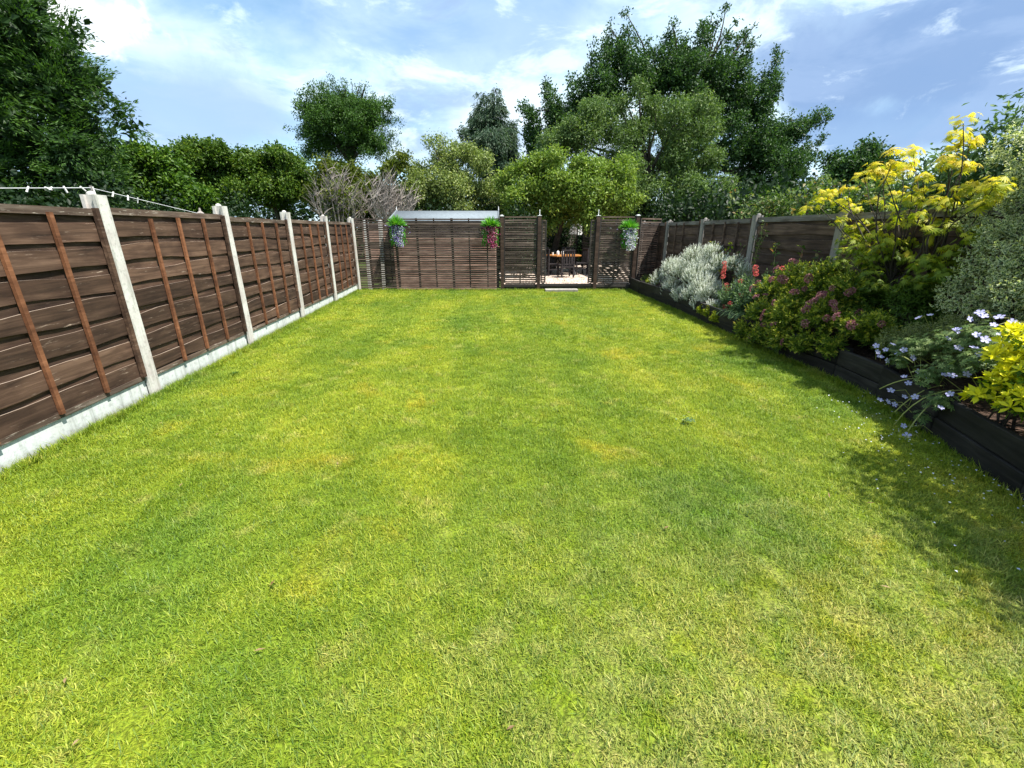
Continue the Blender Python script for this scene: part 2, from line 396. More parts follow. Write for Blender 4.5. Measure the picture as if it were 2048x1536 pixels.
class MB:
    """collects simple solids into one mesh"""
    def __init__(s): s.v = []; s.f = []
    def box(s, a, b, M=None, bev=0):
        x0, y0, z0 = a; x1, y1, z1 = b
        vs = [(x, y, z) for x in (x0, x1) for y in (y0, y1) for z in (z0, z1)]
        if M: vs = [tuple(M @ Vector(v)) for v in vs]
        n = len(s.v); s.v += vs
        s.f += [tuple(n + i for i in q) for q in ((0, 1, 3, 2), (4, 6, 7, 5), (0, 4, 5, 1), (2, 3, 7, 6), (0, 2, 6, 4), (1, 5, 7, 3))]
        return s
    def prism(s, poly, z0, z1):
        n = len(s.v); k = len(poly)
        s.v += [(x, y, z0) for x, y in poly] + [(x, y, z1) for x, y in poly]
        s.f += [(n + i, n + (i + 1) % k, n + k + (i + 1) % k, n + k + i) for i in range(k)]
        s.f += [tuple(n + i for i in reversed(range(k))), tuple(n + k + i for i in range(k))]
        return s
    def tube(s, pts, rs, k=6, cap=True):
        pts = [Vector(p) for p in pts]; n0 = len(s.v)
        if not hasattr(rs, '__len__'): rs = [rs] * len(pts)
        for i, p in enumerate(pts):
            t = (pts[min(i + 1, len(pts) - 1)] - pts[max(i - 1, 0)])
            t = t.normalized() if t.length > 1e-9 else Vector((0, 0, 1))
            u = t.cross(Vector((0, 1, 0)) if abs(t.y) < .9 else Vector((1, 0, 0))).normalized(); w = t.cross(u)
            for j in range(k):
                a = 2 * math.pi * j / k
                s.v.append(tuple(p + (u * math.cos(a) + w * math.sin(a)) * rs[i]))
        for i in range(len(pts) - 1):
            for j in range(k):
                a = n0 + i * k + j; b = n0 + i * k + (j + 1) % k
                s.f.append((a, b, b + k, a + k))
        if cap:
            s.f.append(tuple(n0 + j for j in reversed(range(k))))
            s.f.append(tuple(n0 + (len(pts) - 1) * k + j for j in range(k)))
        return s
    def lathe(s, prof, k=12, c=(0, 0, 0)):
        n = len(s.v)
        for r, z in prof:
            for j in range(k):
                a = 2 * math.pi * j / k
                s.v.append((c[0] + r * math.cos(a), c[1] + r * math.sin(a), c[2] + z))
        for i in range(len(prof) - 1):
            for j in range(k):
                a = n + i * k + j; b = n + i * k + (j + 1) % k
                s.f.append((a, b, b + k, a + k))
        s.f.append(tuple(n + j for j in reversed(range(k))))
        s.f.append(tuple(n + (len(prof) - 1) * k + j for j in range(k)))
        return s
    def mesh(s, name, mat=None, var=None, smooth=False):
        me = bpy.data.meshes.new(name); me.from_pydata(s.v, [], s.f); me.update()
        if mat: me.materials.append(mat)
        if var is not None:
            at = me.attributes.new('var', 'FLOAT', 'POINT'); at.data.foreach_set('value', [var] * len(s.v))
        if smooth:
            me.polygons.foreach_set('use_smooth', [True] * len(me.polygons))
        return me
    def obj(s, name, mat, parent=None, loc=(0, 0, 0), rot=(0, 0, 0), var=None, smooth=False):
        return link(name, s.mesh(name, mat, var, smooth), parent, loc, rot)

def nrm(a): return a / (np.linalg.norm(a, axis=-1, keepdims=True) + 1e-9)
def rdir(n):
    return nrm(rng.normal(size=(n, 3)))
def leaves(P, D, N, L, Wd, var, fold=.25, mid=.45):
    """two folded triangles per leaf"""
    n = len(P); D = nrm(D); S = nrm(np.cross(D, N)); U = np.cross(S, D)
    L = np.broadcast_to(L, n)[:, None]; Wd = np.broadcast_to(Wd, n)[:, None]
    V = np.empty((n, 4, 3))
    V[:, 0] = P
    V[:, 1] = P + D * L * mid + S * Wd * .5 + U * Wd * fold
    V[:, 2] = P + D * L
    V[:, 3] = P + D * L * mid - S * Wd * .5 + U * Wd * fold
    b = np.arange(n)[:, None] * 4
    F = np.concatenate([b + [0, 1, 2], b + [0, 2, 3]], 0)
    return V.reshape(-1, 3), F, np.repeat(np.clip(var, 0, 1), 4), np.tile([0., 1., .75, 1.], n)
class Leafs:
    def __init__(s): s.p = []; s.n = 0
    def add(s, t):
        V, F, a, e = t
        s.p.append((V, F + s.n, a, e)); s.n += len(V)
    def mesh(s, name, mat):
        V, F, a, e = (np.concatenate([q[i] for q in s.p]) for i in range(4))
        return npmesh(name, V, F, mat, {'var': a, 'edge': e})
    def obj(s, name, mat, parent=None, stuff=False):
        o = link(name, s.mesh(name, mat), parent)
        if stuff: o['kind'] = 'stuff'
        return o

def crown(LF, blobs, n, size, aspect=.55, up=.5, clump=14, spread=2.6, droop=0., out=.6, vary=.45, align=0., stretch=None):
    """blobs (x,y,z,r) -> n leaves in small clumps towards the outside of every blob"""
    B = np.array(blobs); w = B[:, 3] ** 2; w /= w.sum()
    nc = max(1, n // clump)
    bi = rng.choice(len(B), nc, p=w)
    d = rdir(nc); d[:, 2] = np.where(rng.random(nc) < .35, np.abs(d[:, 2]), d[:, 2])
    rr = rng.random(nc) ** .42
    C = B[bi, :3] + d * (B[bi, 3] * rr)[:, None]
    cv = rng.random(nc)
    P = np.repeat(C, clump, 0); dd = np.repeat(d, clump, 0); cvr = np.repeat(cv, clump)
    m = len(P)
    off = rng.normal(size=(m, 3)) * size * spread * .5
    ax = nrm(d * [1, 1, .5] + rdir(nc) * .35 + np.array([0, 0, -droop])); axr = np.repeat(ax, clump, 0)
    if stretch: off = off * .6 + axr * (rng.random((m, 1)) * size * stretch)
    P = P + off
    N = nrm(rdir(m) + dd * out + np.array([0, 0, up]))
    D = nrm((rdir(m) + dd * .5 + np.array([0, 0, -droop])) * (1 - align) + axr * align * 1.4)
    L = size * rng.uniform(.7, 1.35, m)
    var = vary * cvr + (1 - vary) * rng.random(m) ** 1.3
    if stretch: var = var * .65 + .35 * np.clip(np.einsum('ij,ij->i', off, axr) / (size * stretch), 0, 1)
    LF.add(leaves(P, D, N, L, L * aspect, var))
def blobs3d(Y, L, k=1.3, grow=1.0, fill=0, rag=0, lean=(.0, 1.)):
    out = []
    L = list(L)
    for a in list(L):
        for b in L[:]:
            if fill and a is not b and math.hypot(a[0] - b[0], a[1] - b[1]) < fill * (a[2] + b[2]) and R.random() < .12:
                L.append(((a[0] + b[0]) / 2, (a[1] + b[1]) / 2, min(a[2], b[2]) * .8))
                if len(L) > 420: break
    for x, z, r in L[:]:
        for _ in range(rag):
            t_ = R.gauss(0, .8); vx = math.sin(t_) + lean[0]; vz = math.cos(t_) * lean[1]
            L.append((x + vx * r * R.uniform(.7, 1.05), z + vz * r * R.uniform(.7, 1.05), r * R.uniform(.22, .4)))
    for x, z, r in L:
        out.append((x, Y + R.uniform(-k, k) * r * 1.3, z, r * grow))
    return out
def limb(p, q, r0, r1, mb, sag=.15, k=5, n=5):
    p = Vector(p); q = Vector(q); L = (q - p).length
    a = Vector((R.uniform(-1, 1), R.uniform(-1, 1), R.uniform(0, 1))) * L * sag
    pts = [p.lerp(q, i / n) + a * math.sin(math.pi * i / n) + Vector((R.uniform(-1, 1), R.uniform(-1, 1), 0)) * L * .012 for i in range(n + 1)]
    mb.tube(pts, [r0 + (r1 - r0) * i / n for i in range(n + 1)], k, False)
    return pts
def tree(name, label, base, blobs, mat, n, size, trunk_r=.25, group=None, cat='tree', gz=0, bark=None, limbs=14, core=0, **kw):
    t = thing(name, label, cat, (base[0], base[1], gz), 0, group)
    off = np.array([base[0], base[1], gz])
    bl = [(x - off[0], y - off[1], z - off[2], r) for x, y, z, r in blobs]
    LF = Leafs(); crown(LF, bl, n, size, **kw)
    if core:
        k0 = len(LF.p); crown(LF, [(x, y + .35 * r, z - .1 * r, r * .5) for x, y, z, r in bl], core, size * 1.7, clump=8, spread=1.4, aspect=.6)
        LF.p[k0] = (*LF.p[k0][:2], LF.p[k0][2] * .25, LF.p[k0][3])  # core leaves coloured darker, painting in the deep shade inside the crown
    LF.obj('crown', mat, t)
    mb = MB()
    zc = sorted(b[2] for b in bl)
    fork = max(.4, zc[len(zc) // 4] * .75)
    cx = sum(b[0] for b in bl) / len(bl); cy = sum(b[1] for b in bl) / len(bl)
    top = Vector((cx * .5, cy * .5, fork))
    limb((0, 0, -.1), top, trunk_r, trunk_r * .72, mb, .03, 8)
    order = sorted(bl, key=lambda b: -b[2])
    pick = order[:limbs // 2] + R.sample(order, min(len(order), limbs - limbs // 2))
    for b in pick:
        m = top.lerp(Vector(b[:3]), .45) + Vector((0, 0, (b[2] - fork) * .08))
        limb(top, m, trunk_r * .5, trunk_r * .26, mb, .08)
        limb(m, b[:3], trunk_r * .26, trunk_r * .05, mb, .08)
    mb.obj('trunk', bark or M_BARK, t, smooth=True)
    return t

# plant and tree shapes in metres: (x, z, radius) at a distance y, or (x, y, z, radius)
PADS = [(4.22,5.38,1.92),(4.37,5.64,1.85),(4.28,5.1,1.95),(4.4,5.31,1.83),(4.41,5.08,2.08),(4.13,4.6,2.12),(4.11,4.43,2.21),(4.52,4.68,2.27),(4.23,4.62,2.05),(4.22,4.65,1.79),(4.6,5.41,1.79),(4.34,5.2,1.61),(4.52,4.74,1.85),(4.34,4.35,1.87),(4.42,4.24,1.77),(4.18,3.91,2.39),(4.42,4.12,2.32),(4.53,4.1,2.26),(4.36,4.11,2.1),(4.47,4.06,2.05),(4.44,3.84,1.87),(4.13,3.47,1.85),(4.48,3.68,1.8),(4.4,3.96,1.84),(4.25,3.98,1.75),(4.12,3.47,1.72),(4.53,3.71,1.54),(4.34,3.64,1.5),(4.46,5.03,1.55),(4.54,4.79,1.55),(4.46,4.37,1.59),(4.56,4.17,1.59),(4.3,4.37,1.4),(4.5,4.2,1.4),(4.32,3.78,1.33),(4.57,4.32,1.1),(4.54,4.3,0.93),(4.15,3.86,1.23),(4.17,4.64,1.34),(4.21,4.48,1.2),(4.58,5.08,1.61),(4.32,4.41,1.64),(4.41,4.36,2.0),(4.25,4.42,2.05)]
SILVER = [(4.35,10.2,0.39,0.26),(4.3,9.36,0.69,0.32),(4.2,9.14,0.3,0.27),(4.35,8.63,0.94,0.31),(4.4,8.1,1.11,0.2),(4.2,8.04,0.62,0.33),(4.35,7.69,0.91,0.22),(4.1,8.32,0.21,0.21),(4.1,7.43,0.43,0.26),(4.0,7.11,0.26,0.15),(4.4,7.31,0.94,0.19),(4.4,7.0,0.85,0.16)]
SPIRAEA = [(4.15,5.94,0.7,0.21),(4.15,5.49,0.89,0.25),(4.15,4.99,0.94,0.25),(4.1,4.55,0.88,0.22),(3.95,5.66,0.4,0.26),(3.95,5.12,0.56,0.25),(3.9,4.57,0.6,0.23),(3.85,4.1,0.58,0.18),(3.9,3.89,0.67,0.12),(3.85,5.54,0.15,0.17),(3.85,5.07,0.26,0.17),(3.8,4.45,0.37,0.11)]
VARIEGATED = [(4.3,3.36,1.64,0.24),(4.3,3.43,1.42,0.18),(4.2,3.17,1.28,0.19),(4.25,3.46,1.18,0.17),(4.1,3.16,1.09,0.18),(4.2,3.56,1.0,0.15),(4.1,3.29,0.91,0.14),(4.0,2.93,1.01,0.17),(4.4,3.54,1.99,0.16),(4.1,3.52,0.88,0.09)]
GERANIUM_LEAVES = [(3.7,3.26,0.55,0.13),(3.7,3.04,0.64,0.14),(3.7,2.85,0.73,0.13),(3.6,2.9,0.49,0.13),(3.5,2.97,0.39,0.1),(3.55,2.68,0.59,0.12),(3.4,2.73,0.28,0.09),(3.35,2.79,0.15,0.05),(3.75,3.47,0.49,0.11)]
CHOISYA = [(3.45,2.47,0.66,0.11),(3.5,2.45,0.77,0.13),(3.35,2.43,0.47,0.1),(3.35,2.33,0.54,0.11),(3.25,2.16,0.48,0.1),(3.35,2.25,0.63,0.12)]
BEYOND = [(6.0,9.66,1.93,0.11),(6.0,9.11,2.05,0.16),(6.2,8.8,2.06,0.18),(6.2,8.25,2.02,0.18),(6.0,7.53,2.04,0.17),(6.2,8.09,2.3,0.12),(6.0,7.09,1.99,0.16),(6.0,6.76,2.11,0.14),(6.0,6.4,2.04,0.18)]
BUDDLEIA = [(5.3,4.7,2.29,0.1),(5.3,4.54,2.35,0.13),(5.3,4.42,2.46,0.11),(5.3,4.81,2.16,0.12),(5.3,4.54,2.08,0.15),(5.3,4.3,2.14,0.15),(5.3,5.05,2.09,0.11),(5.3,4.89,1.92,0.17),(5.3,5.18,1.94,0.12),(5.2,4.27,1.91,0.15),(5.3,5.34,1.84,0.15),(5.1,4.39,1.69,0.18),(5.0,4.6,1.55,0.16),(5.3,4.44,2.63,0.06),(5.3,4.65,2.57,0.05)]
GERANIUM_FLOWERS = [(3.6,3.54,0.51),(3.6,3.44,0.5),(3.6,3.39,0.56),(3.6,3.32,0.49),(3.62,3.49,0.42),(3.6,3.28,0.54),(3.6,3.4,0.41),(3.6,3.19,0.5),(3.6,3.3,0.42),(3.4,3.17,0.14),(3.4,3.1,0.15),(3.4,3.04,0.15),(3.4,2.98,0.24),(3.4,2.9,0.27),(3.45,3.15,0.23),(3.5,3.12,0.36),(3.5,3.07,0.32),(3.5,3.02,0.43),(3.5,2.95,0.42),(3.5,2.83,0.47),(3.5,2.78,0.48),(3.5,2.69,0.52),(3.35,2.66,0.28),(3.4,2.67,0.38),(3.3,2.83,0.06),(3.25,2.74,0.02),(3.6,2.93,0.79),(3.65,2.91,0.87),(3.7,2.9,0.92),(3.7,2.87,0.9),(3.7,2.77,0.91),(3.65,2.65,0.9),(3.65,2.62,0.89),(3.65,2.75,0.86),(3.6,2.79,0.78),(3.6,2.73,0.76),(3.6,2.65,0.81),(3.55,2.74,0.7),(3.55,2.69,0.66),(3.55,2.67,0.61),(3.7,3.33,0.8),(3.75,3.29,0.83),(3.6,2.97,0.71),(3.6,2.88,0.66),(3.6,3.51,0.46),(3.6,2.61,0.76),(3.6,2.93,0.78)]
SPIRAEA_FLOWERS = [(4.1,6.42,0.79),(4.1,5.73,0.94),(4.1,5.55,1.07),(4.1,5.87,0.86),(3.95,5.74,0.66),(3.9,4.71,0.8),(3.9,4.29,0.89),(3.9,4.36,0.8),(3.85,4.45,0.74),(3.85,4.41,0.68),(3.85,4.63,0.74),(3.85,5.36,0.59),(3.8,5.29,0.44),(3.8,5.31,0.34),(3.75,5.09,0.27),(3.7,4.75,0.21),(3.85,4.84,0.67),(3.8,4.67,0.57),(3.8,4.44,0.57),(3.8,4.22,0.59),(3.8,4.1,0.56),(3.8,3.77,0.63),(3.8,4.63,0.45),(3.75,5.56,0.01),(3.9,5.79,0.55),(3.8,5.43,0.21),(4.1,5.48,1.07),(3.9,4.59,0.87),(4.0,6.17,0.67)]
OAK = (34,[(9.3,14.1,0.2),(9.5,13.7,0.3),(9.4,13.4,0.4),(9.6,12.9,0.4),(9.6,12.7,0.5),(9.7,12.4,0.5),(9.7,11.8,0.7),(9.7,11.4,0.6),(10.0,11.2,0.6),(10.3,14.7,0.2),(10.4,14.2,0.2),(10.5,13.9,0.4),(10.4,13.4,0.5),(10.7,13.1,0.5),(10.6,12.8,0.5),(10.5,12.4,0.6),(10.6,12.0,0.6),(10.8,11.5,0.7),(8.3,13.3,0.2),(8.3,12.8,0.2),(8.5,12.4,0.3),(8.6,12.2,0.4),(8.5,11.8,0.4),(8.8,11.4,0.6),(8.9,10.9,0.6),(8.8,10.6,0.8),(8.8,10.1,0.8),(8.9,13.2,0.2),(8.8,12.8,0.3),(9.1,12.4,0.4),(9.1,12.0,0.4),(9.0,11.7,0.4),(9.3,11.1,0.5),(9.1,10.7,0.6),(9.3,10.5,0.7),(9.6,10.0,0.7),(9.9,13.7,0.1),(10.0,13.3,0.2),(10.1,12.9,0.4),(10.2,12.7,0.4),(10.1,12.2,0.5),(10.2,11.8,0.6),(10.5,11.5,0.6),(10.5,11.1,0.6),(10.4,10.8,0.7),(11.2,13.5,0.2),(11.2,13.3,0.2),(11.3,12.8,0.4),(11.4,12.4,0.5),(11.5,12.1,0.5),(11.5,11.7,0.5),(11.6,11.3,0.7),(11.6,10.8,0.7),(11.8,10.7,0.8),(12.0,13.4,0.2),(12.1,13.0,0.3),(12.1,12.7,0.4),(12.3,12.3,0.5),(12.4,11.9,0.6),(12.5,11.5,0.6),(12.3,11.0,0.7),(12.5,10.7,0.8),(12.7,10.4,0.8),(12.8,13.0,0.2),(12.8,12.6,0.3),(12.9,12.4,0.3),(12.9,11.8,0.4),(13.1,11.4,0.4),(13.1,11.1,0.5),(13.0,10.7,0.6),(13.1,10.4,0.7),(13.3,9.8,0.8),(13.1,13.8,0.1),(13.2,13.5,0.3),(13.2,13.0,0.3),(13.2,12.7,0.4),(13.4,12.4,0.5),(13.7,11.9,0.6),(13.7,11.5,0.6),(13.5,11.1,0.7),(13.9,10.7,0.8),(13.5,14.4,0.1),(13.5,14.1,0.3),(13.6,13.7,0.4),(13.7,13.4,0.4),(13.7,12.9,0.5),(14.0,12.6,0.6),(13.8,12.1,0.6),(13.9,11.9,0.8),(14.0,11.5,0.8),(14.7,13.9,0.2),(14.5,13.4,0.3),(14.2,13.1,0.3),(14.2,12.6,0.4),(13.8,12.3,0.6),(13.6,11.8,0.6),(13.5,11.3,0.7),(13.1,10.8,0.7),(13.1,10.5,0.7),(15.6,13.5,0.2),(15.4,13.1,0.2),(15.2,12.7,0.4),(15.1,12.2,0.4),(14.8,11.8,0.5),(14.6,11.3,0.6),(14.5,10.9,0.6),(14.3,10.6,0.7),(14.1,10.1,0.9),(16.1,14.9,0.1),(15.9,14.4,0.2),(15.7,14.1,0.4),(15.4,13.8,0.4),(15.3,13.4,0.5),(15.2,12.8,0.6),(14.7,12.3,0.7),(14.8,11.9,0.6),(14.6,11.6,0.8),(16.8,15.1,0.2),(16.6,14.6,0.2),(16.4,14.3,0.3),(16.2,14.0,0.4),(15.9,13.5,0.4),(15.8,13.0,0.6),(15.4,12.6,0.6),(15.4,12.2,0.8),(15.1,11.8,0.8),(17.6,14.4,0.2),(17.5,14.0,0.3),(17.2,13.6,0.3),(17.1,13.2,0.4),(16.8,12.8,0.6),(16.6,12.3,0.6),(16.3,11.8,0.6),(16.1,11.4,0.6),(16.2,11.0,0.7),(18.4,13.8,0.2),(18.1,13.4,0.3),(18.0,12.9,0.3),(17.9,12.4,0.5),(17.5,12.0,0.5),(17.3,11.6,0.6),(17.1,11.2,0.6),(17.1,10.7,0.8),(16.7,10.2,0.8),(19.0,14.3,0.2),(18.8,14.0,0.2),(18.6,13.6,0.4),(18.4,13.0,0.4),(18.2,12.6,0.5),(18.0,12.2,0.5),(17.7,11.9,0.6),(17.6,11.3,0.6),(17.3,11.0,0.7),(19.0,13.3,0.2),(18.8,12.7,0.3),(18.7,12.3,0.4),(18.4,11.8,0.4),(18.2,11.5,0.6),(18.1,11.1,0.5),(17.6,10.6,0.6),(17.6,10.0,0.7),(17.3,9.7,0.7),(19.8,12.2,0.1),(19.5,11.8,0.3),(19.4,11.4,0.4),(19.0,11.0,0.5),(18.9,10.6,0.5),(18.9,10.0,0.6),(18.4,9.7,0.8),(18.4,9.0,0.6),(18.0,8.7,0.8),(21.1,13.1,0.2),(20.9,12.8,0.2),(20.9,12.3,0.4),(20.6,11.8,0.4),(20.3,11.4,0.5),(20.4,10.9,0.7),(19.9,10.5,0.7),(19.8,10.0,0.7),(19.7,9.5,0.9),(21.7,11.9,0.2),(21.5,11.5,0.3),(21.3,10.9,0.4),(21.1,10.6,0.4),(20.9,10.2,0.5),(20.8,9.7,0.5),(20.6,9.3,0.6),(20.3,8.7,0.6),(20.1,8.3,0.9),(21.1,11.0,0.2),(20.9,10.6,0.3),(20.7,10.1,0.4),(20.5,9.7,0.4),(20.4,9.3,0.5),(19.9,8.9,0.6),(19.9,8.4,0.6),(19.8,7.8,0.6),(19.2,7.4,0.8),(6.7,11.2,0.2),(6.7,11.0,0.2),(6.8,10.8,0.4),(7.0,10.3,0.4),(7.0,10.1,0.5),(7.1,9.6,0.6),(7.1,9.4,0.7),(7.3,9.1,0.7),(7.6,8.6,0.8),(7.3,11.2,0.1),(7.4,10.9,0.2),(7.5,10.7,0.4),(7.6,10.1,0.4),(7.6,9.9,0.4),(7.8,9.6,0.6),(7.8,9.3,0.6),(8.2,8.8,0.8),(8.2,8.6,0.7),(7.8,11.5,0.1),(7.8,11.2,0.3),(8.0,10.9,0.4),(8.0,10.5,0.5),(8.2,10.1,0.5),(8.1,9.9,0.6),(8.3,9.6,0.6),(8.3,9.2,0.7),(8.6,8.8,0.7),(5.1,10.7,0.2),(5.2,10.4,0.3),(5.3,10.3,0.4),(5.4,9.9,0.4),(5.4,9.8,0.5),(5.7,9.3,0.6),(5.7,9.0,0.6),(6.0,9.0,0.8),(6.1,8.5,0.9),(5.5,9.9,0.2),(5.6,9.8,0.3),(5.8,9.5,0.4),(5.8,9.2,0.4),(5.9,9.0,0.5),(6.2,8.5,0.6),(6.2,8.4,0.7),(6.4,8.0,0.7),(6.7,7.8,0.7),(3.6,9.6,0.2),(3.7,9.3,0.3),(3.8,9.2,0.4),(4.1,8.8,0.5),(4.1,8.6,0.5),(4.4,8.3,0.5),(4.4,7.9,0.6),(4.3,7.8,0.7),(4.7,7.5,0.7),(3.9,8.3,0.2),(4.1,8.1,0.3),(4.2,7.6,0.3),(4.4,7.4,0.5),(4.3,7.1,0.6),(4.5,7.0,0.5),(4.5,6.7,0.6),(4.8,6.4,0.8),(5.0,5.9,0.9),(4.2,7.2,0.2),(4.3,6.9,0.2),(4.3,6.8,0.3),(4.5,6.4,0.5),(4.7,6.2,0.5),(4.8,5.8,0.5),(4.9,5.5,0.7),(5.0,5.1,0.8),(5.0,4.8,0.8),(22.8,9.4,0.2),(22.5,9.0,0.3),(22.1,8.8,0.4),(21.9,8.4,0.5),(21.4,8.3,0.6),(21.1,8.1,0.6),(20.7,7.7,0.6),(20.3,7.6,0.7),(20.3,7.2,0.8),(23.9,9.1,0.2),(23.6,8.9,0.3),(23.2,8.6,0.3),(22.9,8.3,0.5),(22.4,8.1,0.6),(22.2,7.8,0.5),(21.8,7.4,0.7),(21.4,7.4,0.7),(21.2,7.0,0.9),(25.3,9.5,0.2),(24.8,9.4,0.3),(24.5,8.9,0.4),(24.3,8.8,0.6),(23.9,8.4,0.5),(23.6,8.3,0.7),(23.3,8.1,0.7),(22.7,7.8,0.7),(22.5,7.6,0.7),(25.5,7.8,0.2),(25.3,7.4,0.3),(24.8,7.1,0.5),(24.5,7.1,0.4),(24.3,6.6,0.5),(23.7,6.5,0.6),(23.6,6.2,0.8),(22.9,5.9,0.9),(22.8,5.8,0.7),(25.2,6.8,0.2),(24.9,6.5,0.4),(24.5,6.2,0.4),(24.2,5.9,0.4),(23.8,5.7,0.5),(23.5,5.5,0.6),(23.1,5.1,0.6),(22.7,5.1,0.7),(22.3,4.8,0.8),(23.7,8.1,0.2),(23.4,7.9,0.3),(23.1,7.5,0.5),(22.6,7.5,0.6),(22.2,7.1,0.6),(22.0,6.9,0.7),(21.6,6.6,0.8),(21.1,6.4,0.8),(20.9,6.2,0.8),(22.6,8.6,0.2),(22.3,8.1,0.3),(22.0,7.9,0.4),(21.6,7.7,0.5),(21.3,7.5,0.5),(20.9,7.2,0.6),(20.7,7.1,0.6),(20.1,6.7,0.8),(19.6,6.6,0.9),(23.6,6.8,0.2),(23.3,6.8,0.3),(22.9,6.4,0.4),(22.7,6.2,0.4),(22.2,6.0,0.5),(21.9,5.6,0.7),(21.6,5.5,0.7),(21.3,5.2,0.8),(20.6,4.9,0.7),(24.7,5.9,0.2),(24.2,5.8,0.3),(23.9,5.3,0.4),(23.4,5.2,0.4),(23.2,4.8,0.6),(22.7,4.7,0.6),(22.6,4.4,0.7),(22.3,4.2,0.7),(21.8,3.8,1.0),(9.6,10.1,0.6),(9.8,10.0,0.6),(9.2,10.4,0.6),(11.2,11.0,0.8),(11.1,10.4,0.6),(11.2,10.9,0.6),(12.4,10.6,0.8),(11.9,10.5,0.7),(12.4,10.7,0.6),(13.6,11.2,0.6),(13.3,10.8,0.7),(14.0,11.4,0.6),(14.9,9.9,0.9),(15.6,10.3,0.6),(15.1,10.6,0.6),(16.6,11.1,0.6),(16.6,10.6,0.9),(16.4,11.3,0.8),(17.3,10.3,0.6),(18.2,10.3,0.7),(17.5,10.3,0.9),(18.7,10.3,0.7),(19.2,10.2,0.8),(19.2,10.2,0.8),(19.7,9.5,0.6),(20.2,9.2,0.7),(20.2,9.2,0.8),(7.4,8.7,0.5),(7.5,8.7,0.6),(7.3,9.0,0.6),(8.4,9.7,0.7),(8.0,9.6,0.4),(8.2,9.4,0.6),(5.6,7.9,0.5),(5.9,8.2,0.5),(5.5,7.9,0.5),(5.3,7.2,0.5),(5.3,7.1,0.6),(5.5,7.2,0.5),(6.9,7.4,0.6),(6.5,6.8,0.5),(6.7,6.9,0.7),(11.9,8.3,0.9),(13.0,8.6,0.9),(13.0,8.6,0.9),(9.6,8.7,0.9),(9.5,8.4,0.7),(9.3,9.2,1.0),(16.6,8.1,0.8),(16.2,8.6,0.8),(15.9,8.0,1.2),(17.8,7.9,1.1),(17.9,8.1,0.9),(17.7,8.8,1.1),(20.3,6.7,1.0),(20.0,7.2,1.1),(20.0,6.9,1.1),(22.1,6.5,0.6),(22.0,6.4,0.6),(21.6,7.1,0.8),(20.0,5.1,0.9),(20.9,5.1,1.0),(20.0,4.7,1.1),(23.2,4.4,0.9),(23.3,4.3,1.0),(22.5,4.3,1.1),(18.3,6.5,1.0),(18.2,6.2,0.8),(18.3,6.6,1.0),(19.8,3.4,1.0),(19.6,3.1,1.3),(20.2,4.0,1.0),(22.4,3.4,0.7),(22.4,3.0,1.0),(22.9,3.1,1.0),(25.1,3.6,0.7),(24.7,3.8,0.7),(25.1,3.7,0.6),(18.0,3.8,0.8),(18.7,3.4,0.8),(18.6,3.3,0.9),(24.1,5.3,0.4),(24.1,5.5,0.3),(24.1,5.4,0.4),(21.0,5.7,1.0),(21.9,5.9,1.0),(21.0,6.0,0.6)])
WILLOW = (22,[(7.3,7.3,0.3),(6.8,6.8,0.2),(6.6,6.5,0.2),(6.9,6.6,0.3),(6.5,6.7,0.3),(8.1,6.8,0.3),(8.3,6.7,0.3),(7.9,6.6,0.2),(7.7,6.8,0.3),(8.8,6.5,0.4),(8.9,6.4,0.4),(8.8,6.0,0.4),(8.9,6.2,0.5),(9.7,6.6,0.4),(10.1,6.7,0.4),(10.0,6.3,0.3),(9.8,6.6,0.3),(11.0,6.6,0.2),(10.8,6.4,0.2),(10.7,6.3,0.3),(10.7,6.7,0.3),(5.2,6.4,0.4),(5.2,6.3,0.3),(5.1,6.3,0.4),(5.6,6.6,0.4),(6.0,5.9,0.5),(6.1,5.3,0.5),(6.7,5.3,0.6),(5.9,5.8,0.5),(7.6,5.6,0.5),(8.2,5.4,0.6),(7.6,5.8,0.5),(7.8,5.9,0.6),(9.3,5.2,0.5),(10.1,5.0,0.7),(9.3,5.0,0.6),(10.1,5.5,0.6),(10.8,5.5,0.4),(11.3,5.5,0.4),(10.6,5.8,0.4),(10.9,5.6,0.3),(4.2,5.5,0.4),(4.4,5.6,0.4),(4.6,5.6,0.4),(4.2,5.5,0.4),(3.9,5.2,0.4),(3.8,4.8,0.4),(4.2,4.8,0.3),(3.5,5.1,0.4),(5.0,5.1,0.4),(4.7,5.2,0.4),(5.2,5.2,0.4),(5.0,5.2,0.5),(7.1,4.0,0.6),(7.1,4.6,0.5),(6.7,4.5,0.6),(6.8,4.1,0.6),(8.2,4.5,0.6),(9.2,4.5,0.6),(8.6,4.2,0.6),(9.4,4.1,0.6),(10.3,4.2,0.5),(10.3,4.6,0.6),(11.0,3.8,0.6),(10.4,4.1,0.6),(11.2,4.6,0.4),(11.2,4.7,0.4),(11.5,4.8,0.3),(11.5,4.6,0.3),(7.7,3.2,0.6),(8.2,3.2,0.6),(7.8,2.9,0.5),(7.4,2.7,0.5),(9.9,3.2,0.6),(9.6,3.2,0.6),(10.2,3.4,0.5),(10.0,3.0,0.6),(11.7,2.7,0.4),(11.6,3.2,0.6),(11.5,2.8,0.5),(11.0,3.2,0.5),(6.9,2.8,0.6),(7.8,2.3,0.4),(7.5,2.0,0.6),(7.5,2.5,0.5)])
